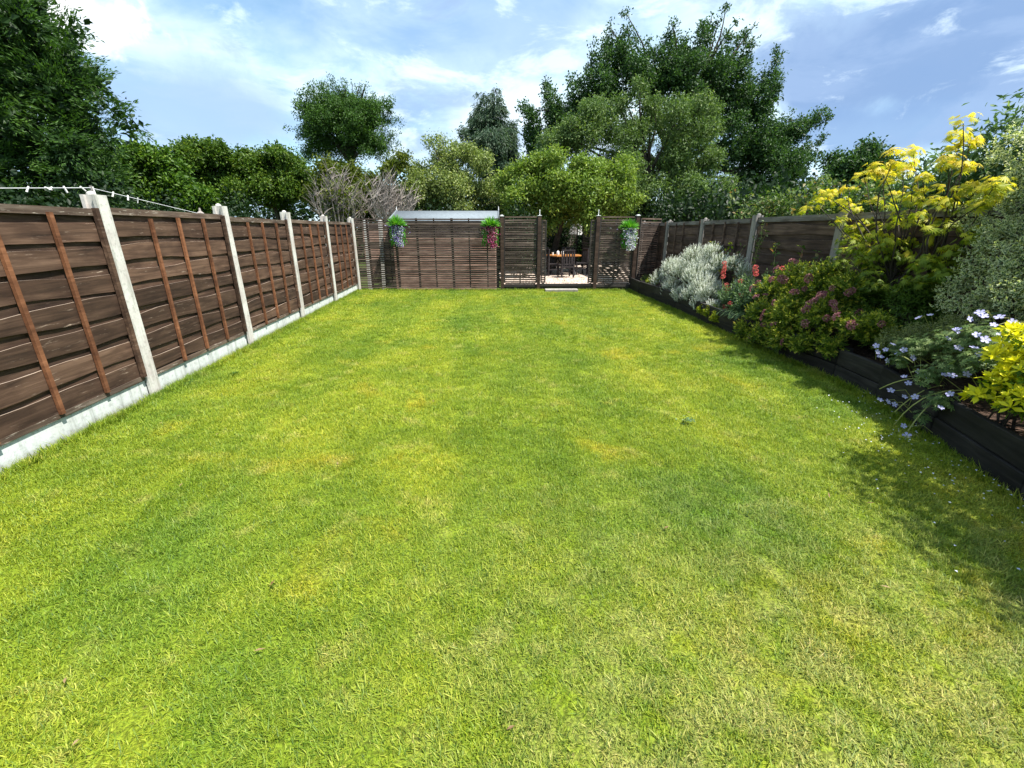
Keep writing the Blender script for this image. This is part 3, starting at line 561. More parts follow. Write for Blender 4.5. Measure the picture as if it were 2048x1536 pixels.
WALNUT = (17.5,[(2.0,3.6,0.2),(1.6,3.4,0.3),(2.0,3.7,0.2),(1.9,3.6,0.3),(2.3,3.7,0.2),(2.5,3.9,0.2),(2.4,3.8,0.2),(2.4,3.6,0.2),(2.9,3.8,0.3),(3.0,3.7,0.3),(2.8,3.8,0.2),(3.0,3.9,0.3),(3.9,3.6,0.2),(3.9,3.8,0.2),(3.9,3.7,0.2),(4.0,3.8,0.2),(4.5,3.6,0.3),(4.2,3.6,0.3),(4.5,3.4,0.2),(4.3,3.5,0.3),(4.0,3.0,0.4),(3.8,2.7,0.3),(3.6,3.0,0.3),(4.1,2.6,0.3),(4.0,2.2,0.4),(3.9,2.5,0.4),(3.9,2.6,0.3),(3.8,2.6,0.4),(3.1,2.5,0.4),(3.4,2.9,0.4),(3.2,2.5,0.3),(3.4,2.6,0.4),(4.7,3.7,0.2),(4.5,3.5,0.2),(4.4,3.8,0.2),(4.7,3.8,0.2),(4.9,3.6,0.3),(5.2,3.5,0.3),(5.1,3.6,0.2),(5.5,3.4,0.3),(5.7,3.8,0.3),(1.2,3.2,0.3),(1.9,2.9,0.4),(2.4,2.9,0.3),(2.4,3.3,0.3),(2.4,2.9,0.4),(3.0,3.1,0.4),(3.0,2.9,0.3),(3.4,3.0,0.5),(2.9,3.5,0.4),(3.8,2.7,0.4),(4.3,3.0,0.4),(4.4,3.3,0.3),(4.3,3.0,0.4),(5.3,2.8,0.4),(5.2,2.9,0.3),(4.8,2.7,0.4),(4.6,2.8,0.4),(1.5,2.6,0.3),(1.5,2.5,0.3),(1.7,2.4,0.3),(1.6,2.5,0.2),(2.5,2.6,0.3),(2.9,2.6,0.4),(2.8,2.5,0.3),(2.3,2.3,0.4),(3.5,2.3,0.4),(3.8,2.2,0.5),(3.7,2.4,0.3),(3.5,2.5,0.3),(4.3,1.9,0.4),(4.7,2.1,0.4),(4.7,2.3,0.3),(5.0,1.9,0.3),(5.5,2.4,0.3),(5.4,2.6,0.3),(5.3,2.5,0.3),(5.6,2.2,0.3),(1.6,2.1,0.3),(3.0,1.8,0.2),(3.1,2.0,0.2),(3.0,2.1,0.2),(3.0,2.0,0.2),(2.9,1.6,0.2),(5.7,3.2,0.3),(5.7,2.9,0.2),(5.7,3.0,0.2),(5.7,3.0,0.2),(5.9,2.4,0.2),(5.9,2.5,0.2),(5.9,2.6,0.2),(6.2,2.6,0.2)])
PALE = (19,[(-1.5,4.6,0.2),(-1.1,4.7,0.2),(-0.4,4.4,0.2),(-0.6,4.5,0.2),(-0.6,4.2,0.2),(-0.6,4.3,0.2),(-0.2,4.2,0.2),(-0.1,4.3,0.2),(-0.2,4.3,0.3),(-0.0,4.3,0.2),(0.5,3.9,0.3),(0.4,4.0,0.3),(0.3,3.8,0.2),(0.4,4.0,0.3),(-1.0,4.2,0.3),(-1.0,3.7,0.4),(-0.8,3.7,0.4),(-1.2,4.1,0.3),(-1.6,3.7,0.3),(-2.0,3.3,0.3),(-2.0,3.5,0.4),(-2.1,3.5,0.3),(-2.2,2.9,0.4),(-2.0,2.7,0.3),(-2.5,2.9,0.3),(-2.1,2.9,0.4),(-1.0,2.8,0.4),(-1.4,2.8,0.4),(-1.5,2.7,0.4),(-1.2,3.2,0.5),(-0.3,3.0,0.5),(-0.2,3.1,0.4),(-0.5,3.0,0.5),(-0.6,3.5,0.4),(0.3,3.0,0.3),(0.4,2.9,0.3),(0.8,3.2,0.3),(0.6,2.9,0.3),(0.8,2.7,0.3),(1.2,2.6,0.3),(1.1,2.7,0.3),(1.1,2.5,0.2),(-0.7,2.3,0.3),(-0.7,2.6,0.4),(-0.4,2.2,0.4),(-0.5,2.2,0.3),(-1.8,2.2,0.3),(-2.1,2.7,0.2),(-1.7,2.5,0.3),(-1.6,2.7,0.3),(0.2,2.4,0.2),(0.2,2.4,0.2),(0.3,2.0,0.2),(0.1,2.1,0.2),(-2.4,2.5,0.3),(-2.2,2.4,0.2),(-2.5,2.4,0.3),(-2.5,2.5,0.2)])
CYPRESS = (27,[(0.7,8.3,0.1),(0.8,7.9,0.3),(1.4,8.5,0.1),(1.4,8.0,0.3),(1.5,7.5,0.4),(0.6,7.3,0.5),(-0.0,6.4,0.4),(0.8,6.7,0.7),(1.8,6.6,0.6),(2.2,6.9,0.3),(0.1,5.6,0.6),(1.1,5.8,0.8),(1.9,5.9,0.6),(0.9,4.9,0.8),(2.0,5.2,0.6),(1.6,4.4,0.8),(1.2,3.6,0.7)])
ROUND = (38,[(-12.5,10.3,0.2),(-12.3,9.9,0.3),(-12.0,9.9,0.4),(-11.7,9.4,0.4),(-11.5,9.2,0.5),(-11.1,9.1,0.7),(-10.8,8.8,0.8),(-12.1,10.7,0.1),(-11.8,10.6,0.3),(-11.7,10.2,0.4),(-11.2,10.1,0.5),(-10.9,9.7,0.5),(-10.6,9.4,0.5),(-10.2,9.2,0.7),(-11.3,11.2,0.1),(-11.4,10.8,0.2),(-11.2,10.6,0.4),(-10.9,10.3,0.5),(-10.8,9.8,0.5),(-10.5,9.7,0.6),(-10.5,9.3,0.8),(-11.2,11.4,0.2),(-10.9,11.1,0.3),(-10.7,10.8,0.3),(-10.5,10.3,0.4),(-10.3,10.0,0.6),(-10.1,9.7,0.7),(-9.9,9.4,0.8),(-10.6,11.3,0.1),(-10.2,11.1,0.3),(-10.1,10.7,0.4),(-9.8,10.3,0.5),(-9.5,10.0,0.5),(-9.3,9.8,0.7),(-9.2,9.4,0.7),(-9.8,11.6,0.2),(-9.6,11.2,0.3),(-9.6,10.7,0.3),(-9.6,10.3,0.6),(-9.4,9.8,0.6),(-9.3,9.3,0.6),(-9.2,8.9,0.8),(-9.3,11.4,0.1),(-9.1,11.0,0.3),(-9.2,10.7,0.3),(-9.0,10.5,0.5),(-9.2,10.0,0.5),(-9.2,9.6,0.7),(-9.1,9.3,0.6),(-8.4,11.6,0.1),(-8.8,11.3,0.3),(-8.8,10.8,0.4),(-8.9,10.6,0.4),(-9.3,10.3,0.5),(-9.3,9.8,0.5),(-9.6,9.3,0.8),(-7.8,11.6,0.1),(-8.0,11.2,0.2),(-8.2,10.8,0.3),(-8.4,10.4,0.4),(-8.2,9.9,0.6),(-8.4,9.4,0.6),(-8.7,9.1,0.8),(-7.4,11.5,0.1),(-7.5,11.1,0.2),(-7.7,10.7,0.3),(-7.8,10.2,0.4),(-7.9,9.8,0.7),(-8.2,9.3,0.7),(-8.2,8.9,0.8),(-6.9,11.2,0.1),(-7.0,10.9,0.3),(-7.3,10.4,0.4),(-7.5,10.1,0.5),(-7.8,9.6,0.5),(-8.2,9.3,0.7),(-8.4,9.0,0.7),(-6.3,10.6,0.1),(-6.6,10.5,0.2),(-7.0,10.3,0.4),(-7.1,10.0,0.4),(-7.6,9.7,0.5),(-8.0,9.5,0.8),(-8.3,9.2,0.7),(-5.8,10.3,0.1),(-6.2,10.0,0.3),(-6.6,10.0,0.4),(-7.0,9.8,0.5),(-7.5,9.5,0.6),(-7.8,9.2,0.7),(-8.2,9.1,0.7),(-5.6,10.5,0.1),(-5.9,10.3,0.3),(-6.2,10.0,0.5),(-6.8,9.7,0.6),(-7.2,9.3,0.7),(-7.8,9.0,0.7),(-8.1,8.7,0.8),(-5.7,9.7,0.2),(-6.1,9.5,0.2),(-6.7,9.3,0.5),(-7.1,9.2,0.5),(-7.7,9.0,0.6),(-8.1,8.8,0.8),(-8.8,8.7,0.8),(-5.2,9.2,0.2),(-5.9,9.2,0.3),(-6.3,9.1,0.4),(-6.8,9.0,0.5),(-7.0,9.0,0.5),(-7.7,8.9,0.5),(-8.2,8.9,0.7),(-5.3,8.4,0.1),(-5.7,8.3,0.2),(-6.1,8.2,0.3),(-6.5,8.2,0.5),(-6.9,8.0,0.7),(-7.5,7.8,0.5),(-7.7,7.9,0.6),(-5.5,7.7,0.2),(-6.2,7.8,0.3),(-6.5,7.6,0.3),(-7.0,7.7,0.5),(-7.8,7.7,0.6),(-8.1,7.7,0.8),(-8.6,7.7,0.8),(-6.0,7.3,0.2),(-6.3,7.4,0.3),(-6.8,7.5,0.4),(-7.4,7.8,0.4),(-7.8,7.9,0.6),(-8.3,8.0,0.6),(-8.7,8.1,0.8),(-5.9,6.6,0.1),(-6.3,6.9,0.2),(-6.5,7.1,0.4),(-7.2,7.5,0.6),(-7.4,7.8,0.5),(-8.0,7.9,0.6),(-8.3,8.1,0.9),(-13.4,8.5,0.2),(-12.8,8.5,0.2),(-12.2,8.5,0.4),(-11.8,8.3,0.5),(-11.5,8.3,0.6),(-10.8,8.2,0.5),(-10.5,8.2,0.6),(-13.1,8.0,0.1),(-12.6,8.0,0.3),(-12.2,8.2,0.4),(-12.0,8.1,0.5),(-11.4,8.1,0.6),(-11.1,8.1,0.6),(-10.8,8.2,0.6),(-13.0,7.2,0.1),(-12.4,7.2,0.2),(-11.8,7.2,0.3),(-11.4,7.4,0.5),(-10.9,7.5,0.5),(-10.3,7.5,0.7),(-9.7,7.6,0.9),(-12.5,6.5,0.2),(-12.2,6.7,0.3),(-11.9,7.0,0.3),(-11.4,7.1,0.4),(-11.2,7.3,0.6),(-10.8,7.4,0.7),(-10.2,7.5,0.7),(-12.4,9.2,0.1),(-11.8,9.2,0.3),(-11.6,9.0,0.4),(-10.9,9.0,0.4),(-10.5,9.0,0.7),(-9.9,8.9,0.7),(-9.4,8.9,0.6),(-12.6,9.6,0.2),(-12.2,9.4,0.3),(-12.0,9.4,0.4),(-11.6,9.2,0.4),(-11.2,9.0,0.6),(-11.1,8.8,0.7),(-10.9,8.7,0.8),(-11.8,10.0,0.2),(-11.7,10.0,0.3),(-11.4,9.7,0.4),(-11.1,9.7,0.5),(-10.7,9.4,0.7),(-10.6,9.2,0.6),(-10.2,9.1,0.6),(-10.6,10.9,0.1),(-10.5,10.5,0.3),(-10.5,10.2,0.4),(-10.3,10.0,0.4),(-10.0,9.5,0.6),(-9.8,9.3,0.6),(-9.6,8.8,0.7),(-6.6,9.9,0.2),(-6.9,9.8,0.3),(-6.9,9.8,0.4),(-7.2,9.5,0.5),(-7.5,9.5,0.6),(-7.9,9.2,0.6),(-8.1,9.0,0.7),(-12.0,6.8,0.6),(-11.0,6.7,0.6),(-9.8,6.8,0.6),(-8.8,6.7,0.6),(-7.6,6.8,0.6),(-6.7,6.9,0.6),(-11.2,7.5,0.6),(-9.4,7.5,0.6),(-7.5,7.6,0.6)])
ROW1 = (19,[(-10.6,4.0,0.3),(-10.2,4.2,0.3),(-9.6,4.2,0.3),(-9.1,4.2,0.2),(-10.1,3.5,0.3),(-10.0,3.9,0.3),(-10.1,3.8,0.3),(-10.1,3.9,0.3),(-9.2,4.0,0.2),(-9.1,3.8,0.2),(-9.5,3.9,0.2),(-9.1,3.7,0.3),(-10.5,3.5,0.2),(-10.5,3.5,0.2),(-10.3,3.1,0.2),(-10.8,3.0,0.2),(-9.7,3.3,0.2),(-9.9,3.1,0.3),(-9.9,3.1,0.2),(-9.5,2.9,0.3),(-9.9,2.7,0.3),(-10.2,2.4,0.2),(-9.7,2.6,0.3),(-9.9,2.6,0.2),(-9.1,3.1,0.2),(-9.1,2.9,0.2),(-9.1,3.1,0.2),(-9.3,2.8,0.2)])
ROW2 = (19.5,[(-8.6,4.0,0.3),(-8.1,3.9,0.3),(-7.6,4.2,0.2),(-7.5,4.2,0.2),(-7.3,4.1,0.2),(-7.6,3.9,0.2),(-6.8,3.9,0.2),(-7.0,4.1,0.2),(-6.8,3.7,0.2),(-6.9,3.8,0.2),(-9.0,3.7,0.3),(-9.0,3.7,0.3),(-9.0,3.7,0.3),(-9.0,3.4,0.3),(-8.1,3.6,0.3),(-8.2,3.3,0.3),(-8.2,3.7,0.3),(-8.0,3.2,0.4),(-6.6,3.3,0.4),(-7.0,3.4,0.4),(-7.1,3.3,0.4),(-7.2,3.3,0.4),(-8.8,2.9,0.4),(-9.4,2.5,0.4),(-8.8,2.8,0.4),(-8.8,3.0,0.3),(-7.8,2.5,0.3),(-7.9,2.7,0.3),(-7.7,2.9,0.4),(-7.9,3.0,0.4),(-7.0,3.0,0.3),(-6.8,3.0,0.3),(-6.4,2.9,0.4),(-6.9,3.0,0.3)])
ROW3 = (18.5,[(-5.2,3.4,0.4),(-4.5,3.4,0.4),(-5.0,2.8,0.6),(-3.8,2.8,0.5),(-5.7,2.6,0.5),(-4.3,2.2,0.5),(-3.1,2.6,0.5),(-2.9,3.5,0.3),(-2.5,3.9,0.2),(-4.6,2.4,0.6)])
LEFTBUSH = (13,[(-8.5,3.2,0.2),(-8.1,3.2,0.2),(-7.8,3.1,0.2),(-7.6,2.9,0.2),(-8.8,3.0,0.3),(-8.3,2.9,0.4),(-7.9,2.7,0.3),(-7.4,2.5,0.2),(-8.8,2.5,0.4),(-8.1,2.3,0.4),(-7.4,2.2,0.3),(-7.0,2.2,0.2),(-8.6,2.0,0.2)])
KTREE = (32,[(26.4,6.1,0.5),(27.2,6.5,0.5),(28.1,6.2,0.5),(26.2,5.4,0.8),(27.4,5.4,0.9),(28.5,5.4,0.7),(29.7,5.2,0.8),(25.6,4.9,0.5)])
CONIFER = (9,[(-7.19,5.21,0.24),(-7.53,5.20,0.24),(-7.86,5.18,0.23),(-8.20,5.17,0.24),(-8.53,5.16,0.24),(-8.85,5.14,0.23),(-9.18,5.13,0.23),(-9.50,5.12,0.22),(-9.83,5.11,0.23),(-7.00,4.85,0.24),(-7.35,4.83,0.25),(-7.69,4.82,0.24),(-8.03,4.81,0.24),(-8.37,4.80,0.24),(-8.70,4.79,0.24),(-9.03,4.77,0.23),(-9.37,4.76,0.24),(-9.69,4.75,0.23),(-10.02,4.74,0.23),(-6.84,4.53,0.25),(-7.19,4.52,0.24),(-7.54,4.51,0.24),(-7.89,4.50,0.25),(-8.23,4.49,0.24),(-8.57,4.48,0.24),(-8.91,4.47,0.24),(-9.25,4.46,0.24),(-9.58,4.45,0.23),(-9.92,4.43,0.24),(-10.25,4.42,0.24),(-6.74,4.21,0.25),(-7.10,4.20,0.25),(-7.46,4.19,0.25),(-7.81,4.18,0.25),(-8.16,4.17,0.25),(-8.51,4.16,0.25),(-8.85,4.15,0.24),(-9.19,4.14,0.24),(-9.53,4.13,0.24),(-9.87,4.12,0.24),(-10.21,4.11,0.24),(-6.61,3.87,0.26),(-6.98,3.86,0.26),(-7.34,3.85,0.26),(-7.70,3.84,0.26),(-8.05,3.83,0.25),(-8.41,3.82,0.25),(-8.76,3.82,0.25),(-9.11,3.81,0.25),(-9.45,3.80,0.24),(-9.80,3.79,0.25),(-10.14,3.78,0.25),(-10.47,3.77,0.23),(-6.60,3.52,0.26),(-6.97,3.51,0.26),(-7.34,3.50,0.26),(-7.70,3.49,0.26),(-8.06,3.49,0.25),(-8.42,3.48,0.25),(-8.78,3.47,0.25),(-9.13,3.46,0.25),(-9.48,3.46,0.24),(-9.83,3.45,0.24),(-10.18,3.44,0.25),(-10.52,3.43,0.24),(-6.62,3.15,0.27),(-6.99,3.15,0.26),(-7.37,3.14,0.27),(-7.74,3.13,0.26),(-8.11,3.13,0.26),(-8.47,3.12,0.26),(-8.83,3.11,0.25),(-9.19,3.11,0.25),(-9.55,3.10,0.25),(-9.90,3.09,0.25),(-10.25,3.09,0.25),(-10.60,3.08,0.24),(-6.61,2.78,0.27),(-7.00,2.77,0.27),(-7.38,2.77,0.27),(-7.75,2.76,0.26),(-8.12,2.76,0.26),(-8.50,2.75,0.27),(-8.86,2.75,0.26),(-9.23,2.74,0.26),(-9.59,2.74,0.26),(-9.95,2.73,0.25),(-10.31,2.73,0.25),(-10.66,2.72,0.25),(-11.01,2.72,0.24),(-6.65,2.39,0.28),(-7.04,2.39,0.28),(-7.42,2.38,0.27),(-7.81,2.38,0.28),(-8.18,2.37,0.26),(-8.56,2.37,0.27),(-8.94,2.37,0.27),(-9.31,2.36,0.27),(-9.67,2.36,0.26),(-10.04,2.35,0.26),(-10.40,2.35,0.25),(-10.76,2.35,0.25),(-11.12,2.34,0.25),(-6.77,1.99,0.28),(-7.16,1.98,0.28),(-7.55,1.98,0.27),(-7.94,1.98,0.27),(-8.33,1.98,0.28),(-8.71,1.97,0.27),(-9.09,1.97,0.27),(-9.46,1.97,0.26),(-9.84,1.97,0.27),(-10.21,1.97,0.26),(-10.57,1.96,0.26),(-10.94,1.96,0.26),(-11.30,1.96,0.25),(-5.99,3.37,0.09),(-6.09,3.49,0.11),(-5.99,3.08,0.08),(-6.18,2.90,0.13),(-6.15,3.81,0.09),(-6.21,4.49,0.06),(-6.29,4.58,0.06)])

# ------------------------------------------------------------------ ground, lawn, grass
EDGE_Y = [-1.5, .5, 1.3, 1.95, 2.31, 2.77, 3.57, 4.13, 4.9, 6.1, 7.25, 8.41, 9.51, 10.56, 11.5, 12.2]
EDGE_X = [2.2, 2.7, 2.98, 3.15, 3.29, 3.46, 3.72, 3.80, 3.80, 3.83, 3.88, 3.97, 4.0, 4.02, 4.08, 4.1]
def edge_x(y): return np.interp(y, EDGE_Y, EDGE_X)
def screen_y(x): return 11.80 - .085 * np.asarray(x)
LEFT_X = -3.05
tag(npo := link('ground', npmesh('ground', [(-400, -400, -.12), (400, -400, -.12), (400, 600, -.12), (-400, 600, -.12)], [(0, 1, 2, 3)], M_GROUND)), kind='structure')
nx, ny = 60, 110
V = []
for j in range(ny + 1):
    for i in range(nx + 1):
        u = i / nx
        y0 = -1.5 + (j / ny) * 13.5
        x = LEFT_X + u * (edge_x(min(y0, 11.5)) - LEFT_X + .02)
        y = -1.5 + (j / ny) * (screen_y(x) - .02 + 1.5)
        z = .010 * math.sin(x * 2.1 + 1.3 * math.sin(y * .9)) * math.sin(y * 1.7 + x) + .004 * math.sin(x * 9 + y * 5) * math.sin(y * 8)
        V.append((x, y, z))
F = [(j * (nx + 1) + i, j * (nx + 1) + i + 1, (j + 1) * (nx + 1) + i + 1, (j + 1) * (nx + 1) + i) for j in range(ny) for i in range(nx)]
tag(link('lawn', npmesh('lawn', V, F, M_LAWN, smooth=True)), kind='structure')
def lawn_z(x, y): return .010 * np.sin(x * 2.1 + 1.3 * np.sin(y * .9)) * np.sin(y * 1.7 + x)

# tufts of bent blades
def tuft(n, rad_, h, w, lay):
    a = rng.uniform(0, 2 * np.pi, n); r = rad_ * np.sqrt(rng.random(n))
    P = np.c_[r * np.cos(a), r * np.sin(a), np.full(n, -.004)]
    b = rng.uniform(0, 2 * np.pi, n); el = rng.uniform(*lay, n)
    D = np.c_[np.cos(b) * np.cos(el), np.sin(b) * np.cos(el), np.sin(el)]
    L = h * rng.uniform(.5, 1.3, n); Wd = w * rng.uniform(.6, 1.2, n)
    S = nrm(np.cross(D, [0, 0, 1]))
    bend = rng.uniform(.1, .6, n)[:, None]
    mid = P + D * L[:, None] * .55
    D2 = nrm(D - np.array([0, 0, 1.]) * bend)
    tip = mid + D2 * L[:, None] * .5
    tip[:, 2] = np.maximum(tip[:, 2], .003)
    V = np.stack([P - S * Wd[:, None] * .5, P + S * Wd[:, None] * .5, mid + S * Wd[:, None] * .42, mid - S * Wd[:, None] * .42, tip], 1).reshape(-1, 3)
    k = np.arange(n)[:, None] * 5
    F = np.concatenate([k + [0, 1, 2], k + [0, 2, 3], k + [3, 2, 4]], 0)
    v = rng.random(n) ** 1.15
    return npmesh('grass_tuft', V, F, M_BLADE, {'var': np.repeat(v, 5)})
TUFTS = [bpy.data.objects.new('grass_tuft', tuft(60, .055, h, .0031, lay)) for h, lay in ((.026, (.4, 1.4)), (.030, (.3, 1.2)), (.022, (.5, 1.4)), (.036, (.15, 1.0)))]
TALL = [bpy.data.objects.new('grass_tuft', tuft(26, .04, h, .0042, (.5, 1.4))) for h in (.07, .055)]
def scatter(name, pts, rot, scl, kind, srcs):
    me = bpy.data.meshes.new(name)
    me.vertices.add(len(pts)); me.vertices.foreach_set('co', np.asarray(pts, dtype=np.float32).ravel())
    for a, tp, d in (('rot', 'FLOAT_VECTOR', rot), ('scl', 'FLOAT', scl), ('kindex', 'INT', kind)):
        at = me.attributes.new(a, tp, 'POINT')
        if tp == 'FLOAT_VECTOR': at.data.foreach_set('vector', np.asarray(d, dtype=np.float32).ravel())
        else: at.data.foreach_set('value', np.asarray(d, dtype=np.int32 if tp == 'INT' else np.float32))
    me.update()
    o = link(name, me)
    g = bpy.data.node_groups.new(name, 'GeometryNodeTree')
    g.interface.new_socket('Geometry', in_out='INPUT', socket_type='NodeSocketGeometry')
    g.interface.new_socket('Geometry', in_out='OUTPUT', socket_type='NodeSocketGeometry')
    gi = g.nodes.new('NodeGroupInput'); go = g.nodes.new('NodeGroupOutput')
    iop = g.nodes.new('GeometryNodeInstanceOnPoints')
    ji = g.nodes.new('GeometryNodeJoinGeometry')
    for s_ in reversed(srcs):
        oi = g.nodes.new('GeometryNodeObjectInfo'); oi.inputs['Object'].default_value = s_
        oi.inputs['As Instance'].default_value = True
        g.links.new(oi.outputs['Geometry'], ji.inputs[0])
    def na(nm, typ):
        n_ = g.nodes.new('GeometryNodeInputNamedAttribute'); n_.data_type = typ; n_.inputs['Name'].default_value = nm
        return [q for q in n_.outputs if q.enabled and q.name == 'Attribute'][0]
    e2r = g.nodes.new('FunctionNodeEulerToRotation')
    g.links.new(na('rot', 'FLOAT_VECTOR'), e2r.inputs[0])
    g.links.new(gi.outputs[0], iop.inputs['Points']); g.links.new(ji.outputs[0], iop.inputs['Instance'])
    iop.inputs['Pick Instance'].default_value = True
    g.links.new(na('kindex', 'INT'), iop.inputs['Instance Index'])
    g.links.new(e2r.outputs[0], iop.inputs['Rotation']); g.links.new(na('scl', 'FLOAT'), iop.inputs['Scale'])
    g.links.new(iop.outputs[0], go.inputs[0])
    md = o.modifiers.new('scatter', 'NODES'); md.node_group = g
    o['kind'] = 'stuff'
    return o
def lawn_pts(y0, y1, dens):
    n = int(dens * (y1 - y0) * 7.3)
    y = rng.uniform(y0, y1, n); x = rng.uniform(LEFT_X, 4.2, n)
    ok = (x < edge_x(y) - .01) & (y < screen_y(x) - .04)
    ok &= (np.abs(x - .1) < 1.35 * np.maximum(y, 0) + 1.0)
    return x[ok], y[ok]
xs, ys, sc_ = [], [], []
for y0, y1, d, s in ((.45, 3.2, 900, 1.0), (3.2, 6.0, 520, 1.2), (6., 12.2, 260, 1.5)):
    x, y = lawn_pts(y0, y1, d); xs.append(x); ys.append(y); sc_.append(rng.uniform(.75, 1.15, len(x)) * s)
x = np.concatenate(xs); y = np.concatenate(ys); s = np.concatenate(sc_)
rot = np.c_[rng.normal(0, .12, len(x)), rng.normal(0, .12, len(x)), rng.uniform(0, 6.28, len(x))]
scatter('grass', np.c_[x, y, lawn_z(x, y)], rot, s, rng.integers(0, 4, len(x)), TUFTS)
# longer uncut grass along the fence, the bed and the screen
n = 1500
yl = rng.uniform(1.5, 11.9, n); xl = LEFT_X + np.abs(rng.normal(0, .035, n)) + .02
yr = rng.uniform(.5, 11.4, n); xr = edge_x(yr) - np.abs(rng.normal(0, .035, n)) - .02
xb = rng.uniform(-3, 4.0, 900); yb = screen_y(xb) - .07 - np.abs(rng.normal(0, .035, 900))
x = np.r_[xl, xr, xb]; y = np.r_[yl, yr, yb]
rot = np.c_[rng.normal(0, .25, len(x)), rng.normal(0, .25, len(x)), rng.uniform(0, 6.28, len(x))]
scatter('edge_grass', np.c_[x, y, 0 * x], rot, rng.uniform(.6, 1.15, len(x)), rng.integers(0, 2, len(x)), TALL)

# fallen petals, dry twigs and a few weeds lying in the lawn
LF = Leafs()
n = 170
y = rng.uniform(.9, 3.6, n); x = edge_x(y) - np.abs(rng.normal(0, .38, n)) - .04
LF.add(leaves(np.c_[x, y, np.full(n, .036) + rng.uniform(0, .01, n)], rdir(n) * [1, 1, .15], np.tile([0, 0, 1.], (n, 1)) + rdir(n) * .3, rng.uniform(.008, .016, n), .012, rng.random(n)))
LF.obj('fallen_petals', P_FALL, stuff=True)
LF = Leafs(); n = 70
y = rng.uniform(.8, 9, n); x = rng.uniform(-2.7, 3.4, n)
LF.add(leaves(np.c_[x, y, np.full(n, .03)], rdir(n) * [1, 1, .12], np.tile([0, 0, 1.], (n, 1)), rng.uniform(.02, .05, n), .010, rng.random(n)))
LF.obj('dry_leaves', L_DRY, stuff=True)
def weed(x, y, s, label, mat):
    LF = Leafs(); n = 40
    a = rng.uniform(0, 6.28, n)
    c = rng.normal(0, s * .35, (n, 2))
    D = np.c_[np.cos(a), np.sin(a), rng.uniform(.1, .6, n)]
    LF.add(leaves(np.c_[c, np.full(n, .02)], D, np.tile([0, 0, 1.], (n, 1)) + rdir(n) * .3, rng.uniform(.02, .04, n), .016, rng.random(n)))
    o = link('weed', LF.mesh('weed', mat), None, (x, y, .01)); o['kind'] = 'stuff'
    tag(o, label, 'weed')
weed(-2.88, 4.50, .12, 'low broad-leaved weed in the lawn just beyond the foot of the nearest white fence post', L_ROW)
weed(-2.60, 4.75, .07, 'small dark weed in the lawn a little out from the left fence', L_ROW)
weed(1.70, 3.13, .09, 'grey-green clover weed growing as a small patch in the right part of the lawn', L_BUDD)

# ------------------------------------------------------------------ lap fences
def waney(L, h, seed, amp=.012, thick=.0115, bow=1.):
    r = random.Random(seed)
    n = 13
    ph = [r.uniform(0, 6.28) for _ in range(6)]
    def wv(x, o): return amp * (math.sin(x * 2.1 + ph[o]) * .8 + math.sin(x * 4.3 + ph[o + 1]) * .45 + math.sin(x * 11 + ph[o + 2]) * .16)
    V = []; F = []
    for i in range(n + 1):
        x = L * i / n
        t = h / 2 + wv(x, 0); b = -h / 2 + wv(x, 3) * bow
        yb = .003 * math.sin(x * 3 + ph[1])
        V += [(x, -thick * .85 + yb, t), (x, -thick * 1.1 + yb, b), (x, 0 + yb, b), (x, 0 + yb, t)]
    for i in range(n):
        a = i * 4; c = a + 4
        F += [(a, a + 1, c + 1, c), (a + 1, a + 2, c + 2, c + 1), (a + 2, a + 3, c + 3, c + 2), (a + 3, a, c, c + 3)]
    F += [(0, 3, 2, 1), (n * 4, n * 4 + 1, n * 4 + 2, n * 4 + 3)]
    me = bpy.data.meshes.new('fence_board'); me.from_pydata(V, [], F); me.update()
    me['top'] = n
    return me
def h_post(h, w=.125, d=.115, mat=None):
    s = .022; g = .03
    W_, D_ = w / 2, d / 2
    poly = [(-W_, -D_), (W_, -D_), (W_, -g), (W_ - s, -g), (W_ - s, g), (W_, g), (W_, D_), (-W_, D_), (-W_, g), (-W_ + s, g), (-W_ + s, -g), (-W_, -g)]
    mb = MB().prism(poly, -.1, h)
    mb.lathe([(.034, 0), (.032, .012), (.022, .024), (.004, .030)], 8, (0, .012, h))
    return mb.mesh('fence_post', mat)
BOARDS = {}
def boards(mat):
    if mat.name not in BOARDS:
        f = [waney(1.80, .142, 10 + i, .019) for i in range(9)]; b = [waney(1.80, .15, 40 + i, .006) for i in range(4)]
        for m_ in f + b:
            m_.materials.append(mat); m_.materials.append(M_EDGE)
            for i_ in range(m_['top']): m_.polygons[i_ * 4 + 3].material_index = 1
        BOARDS[mat.name] = (f, b)
    return BOARDS[mat.name]
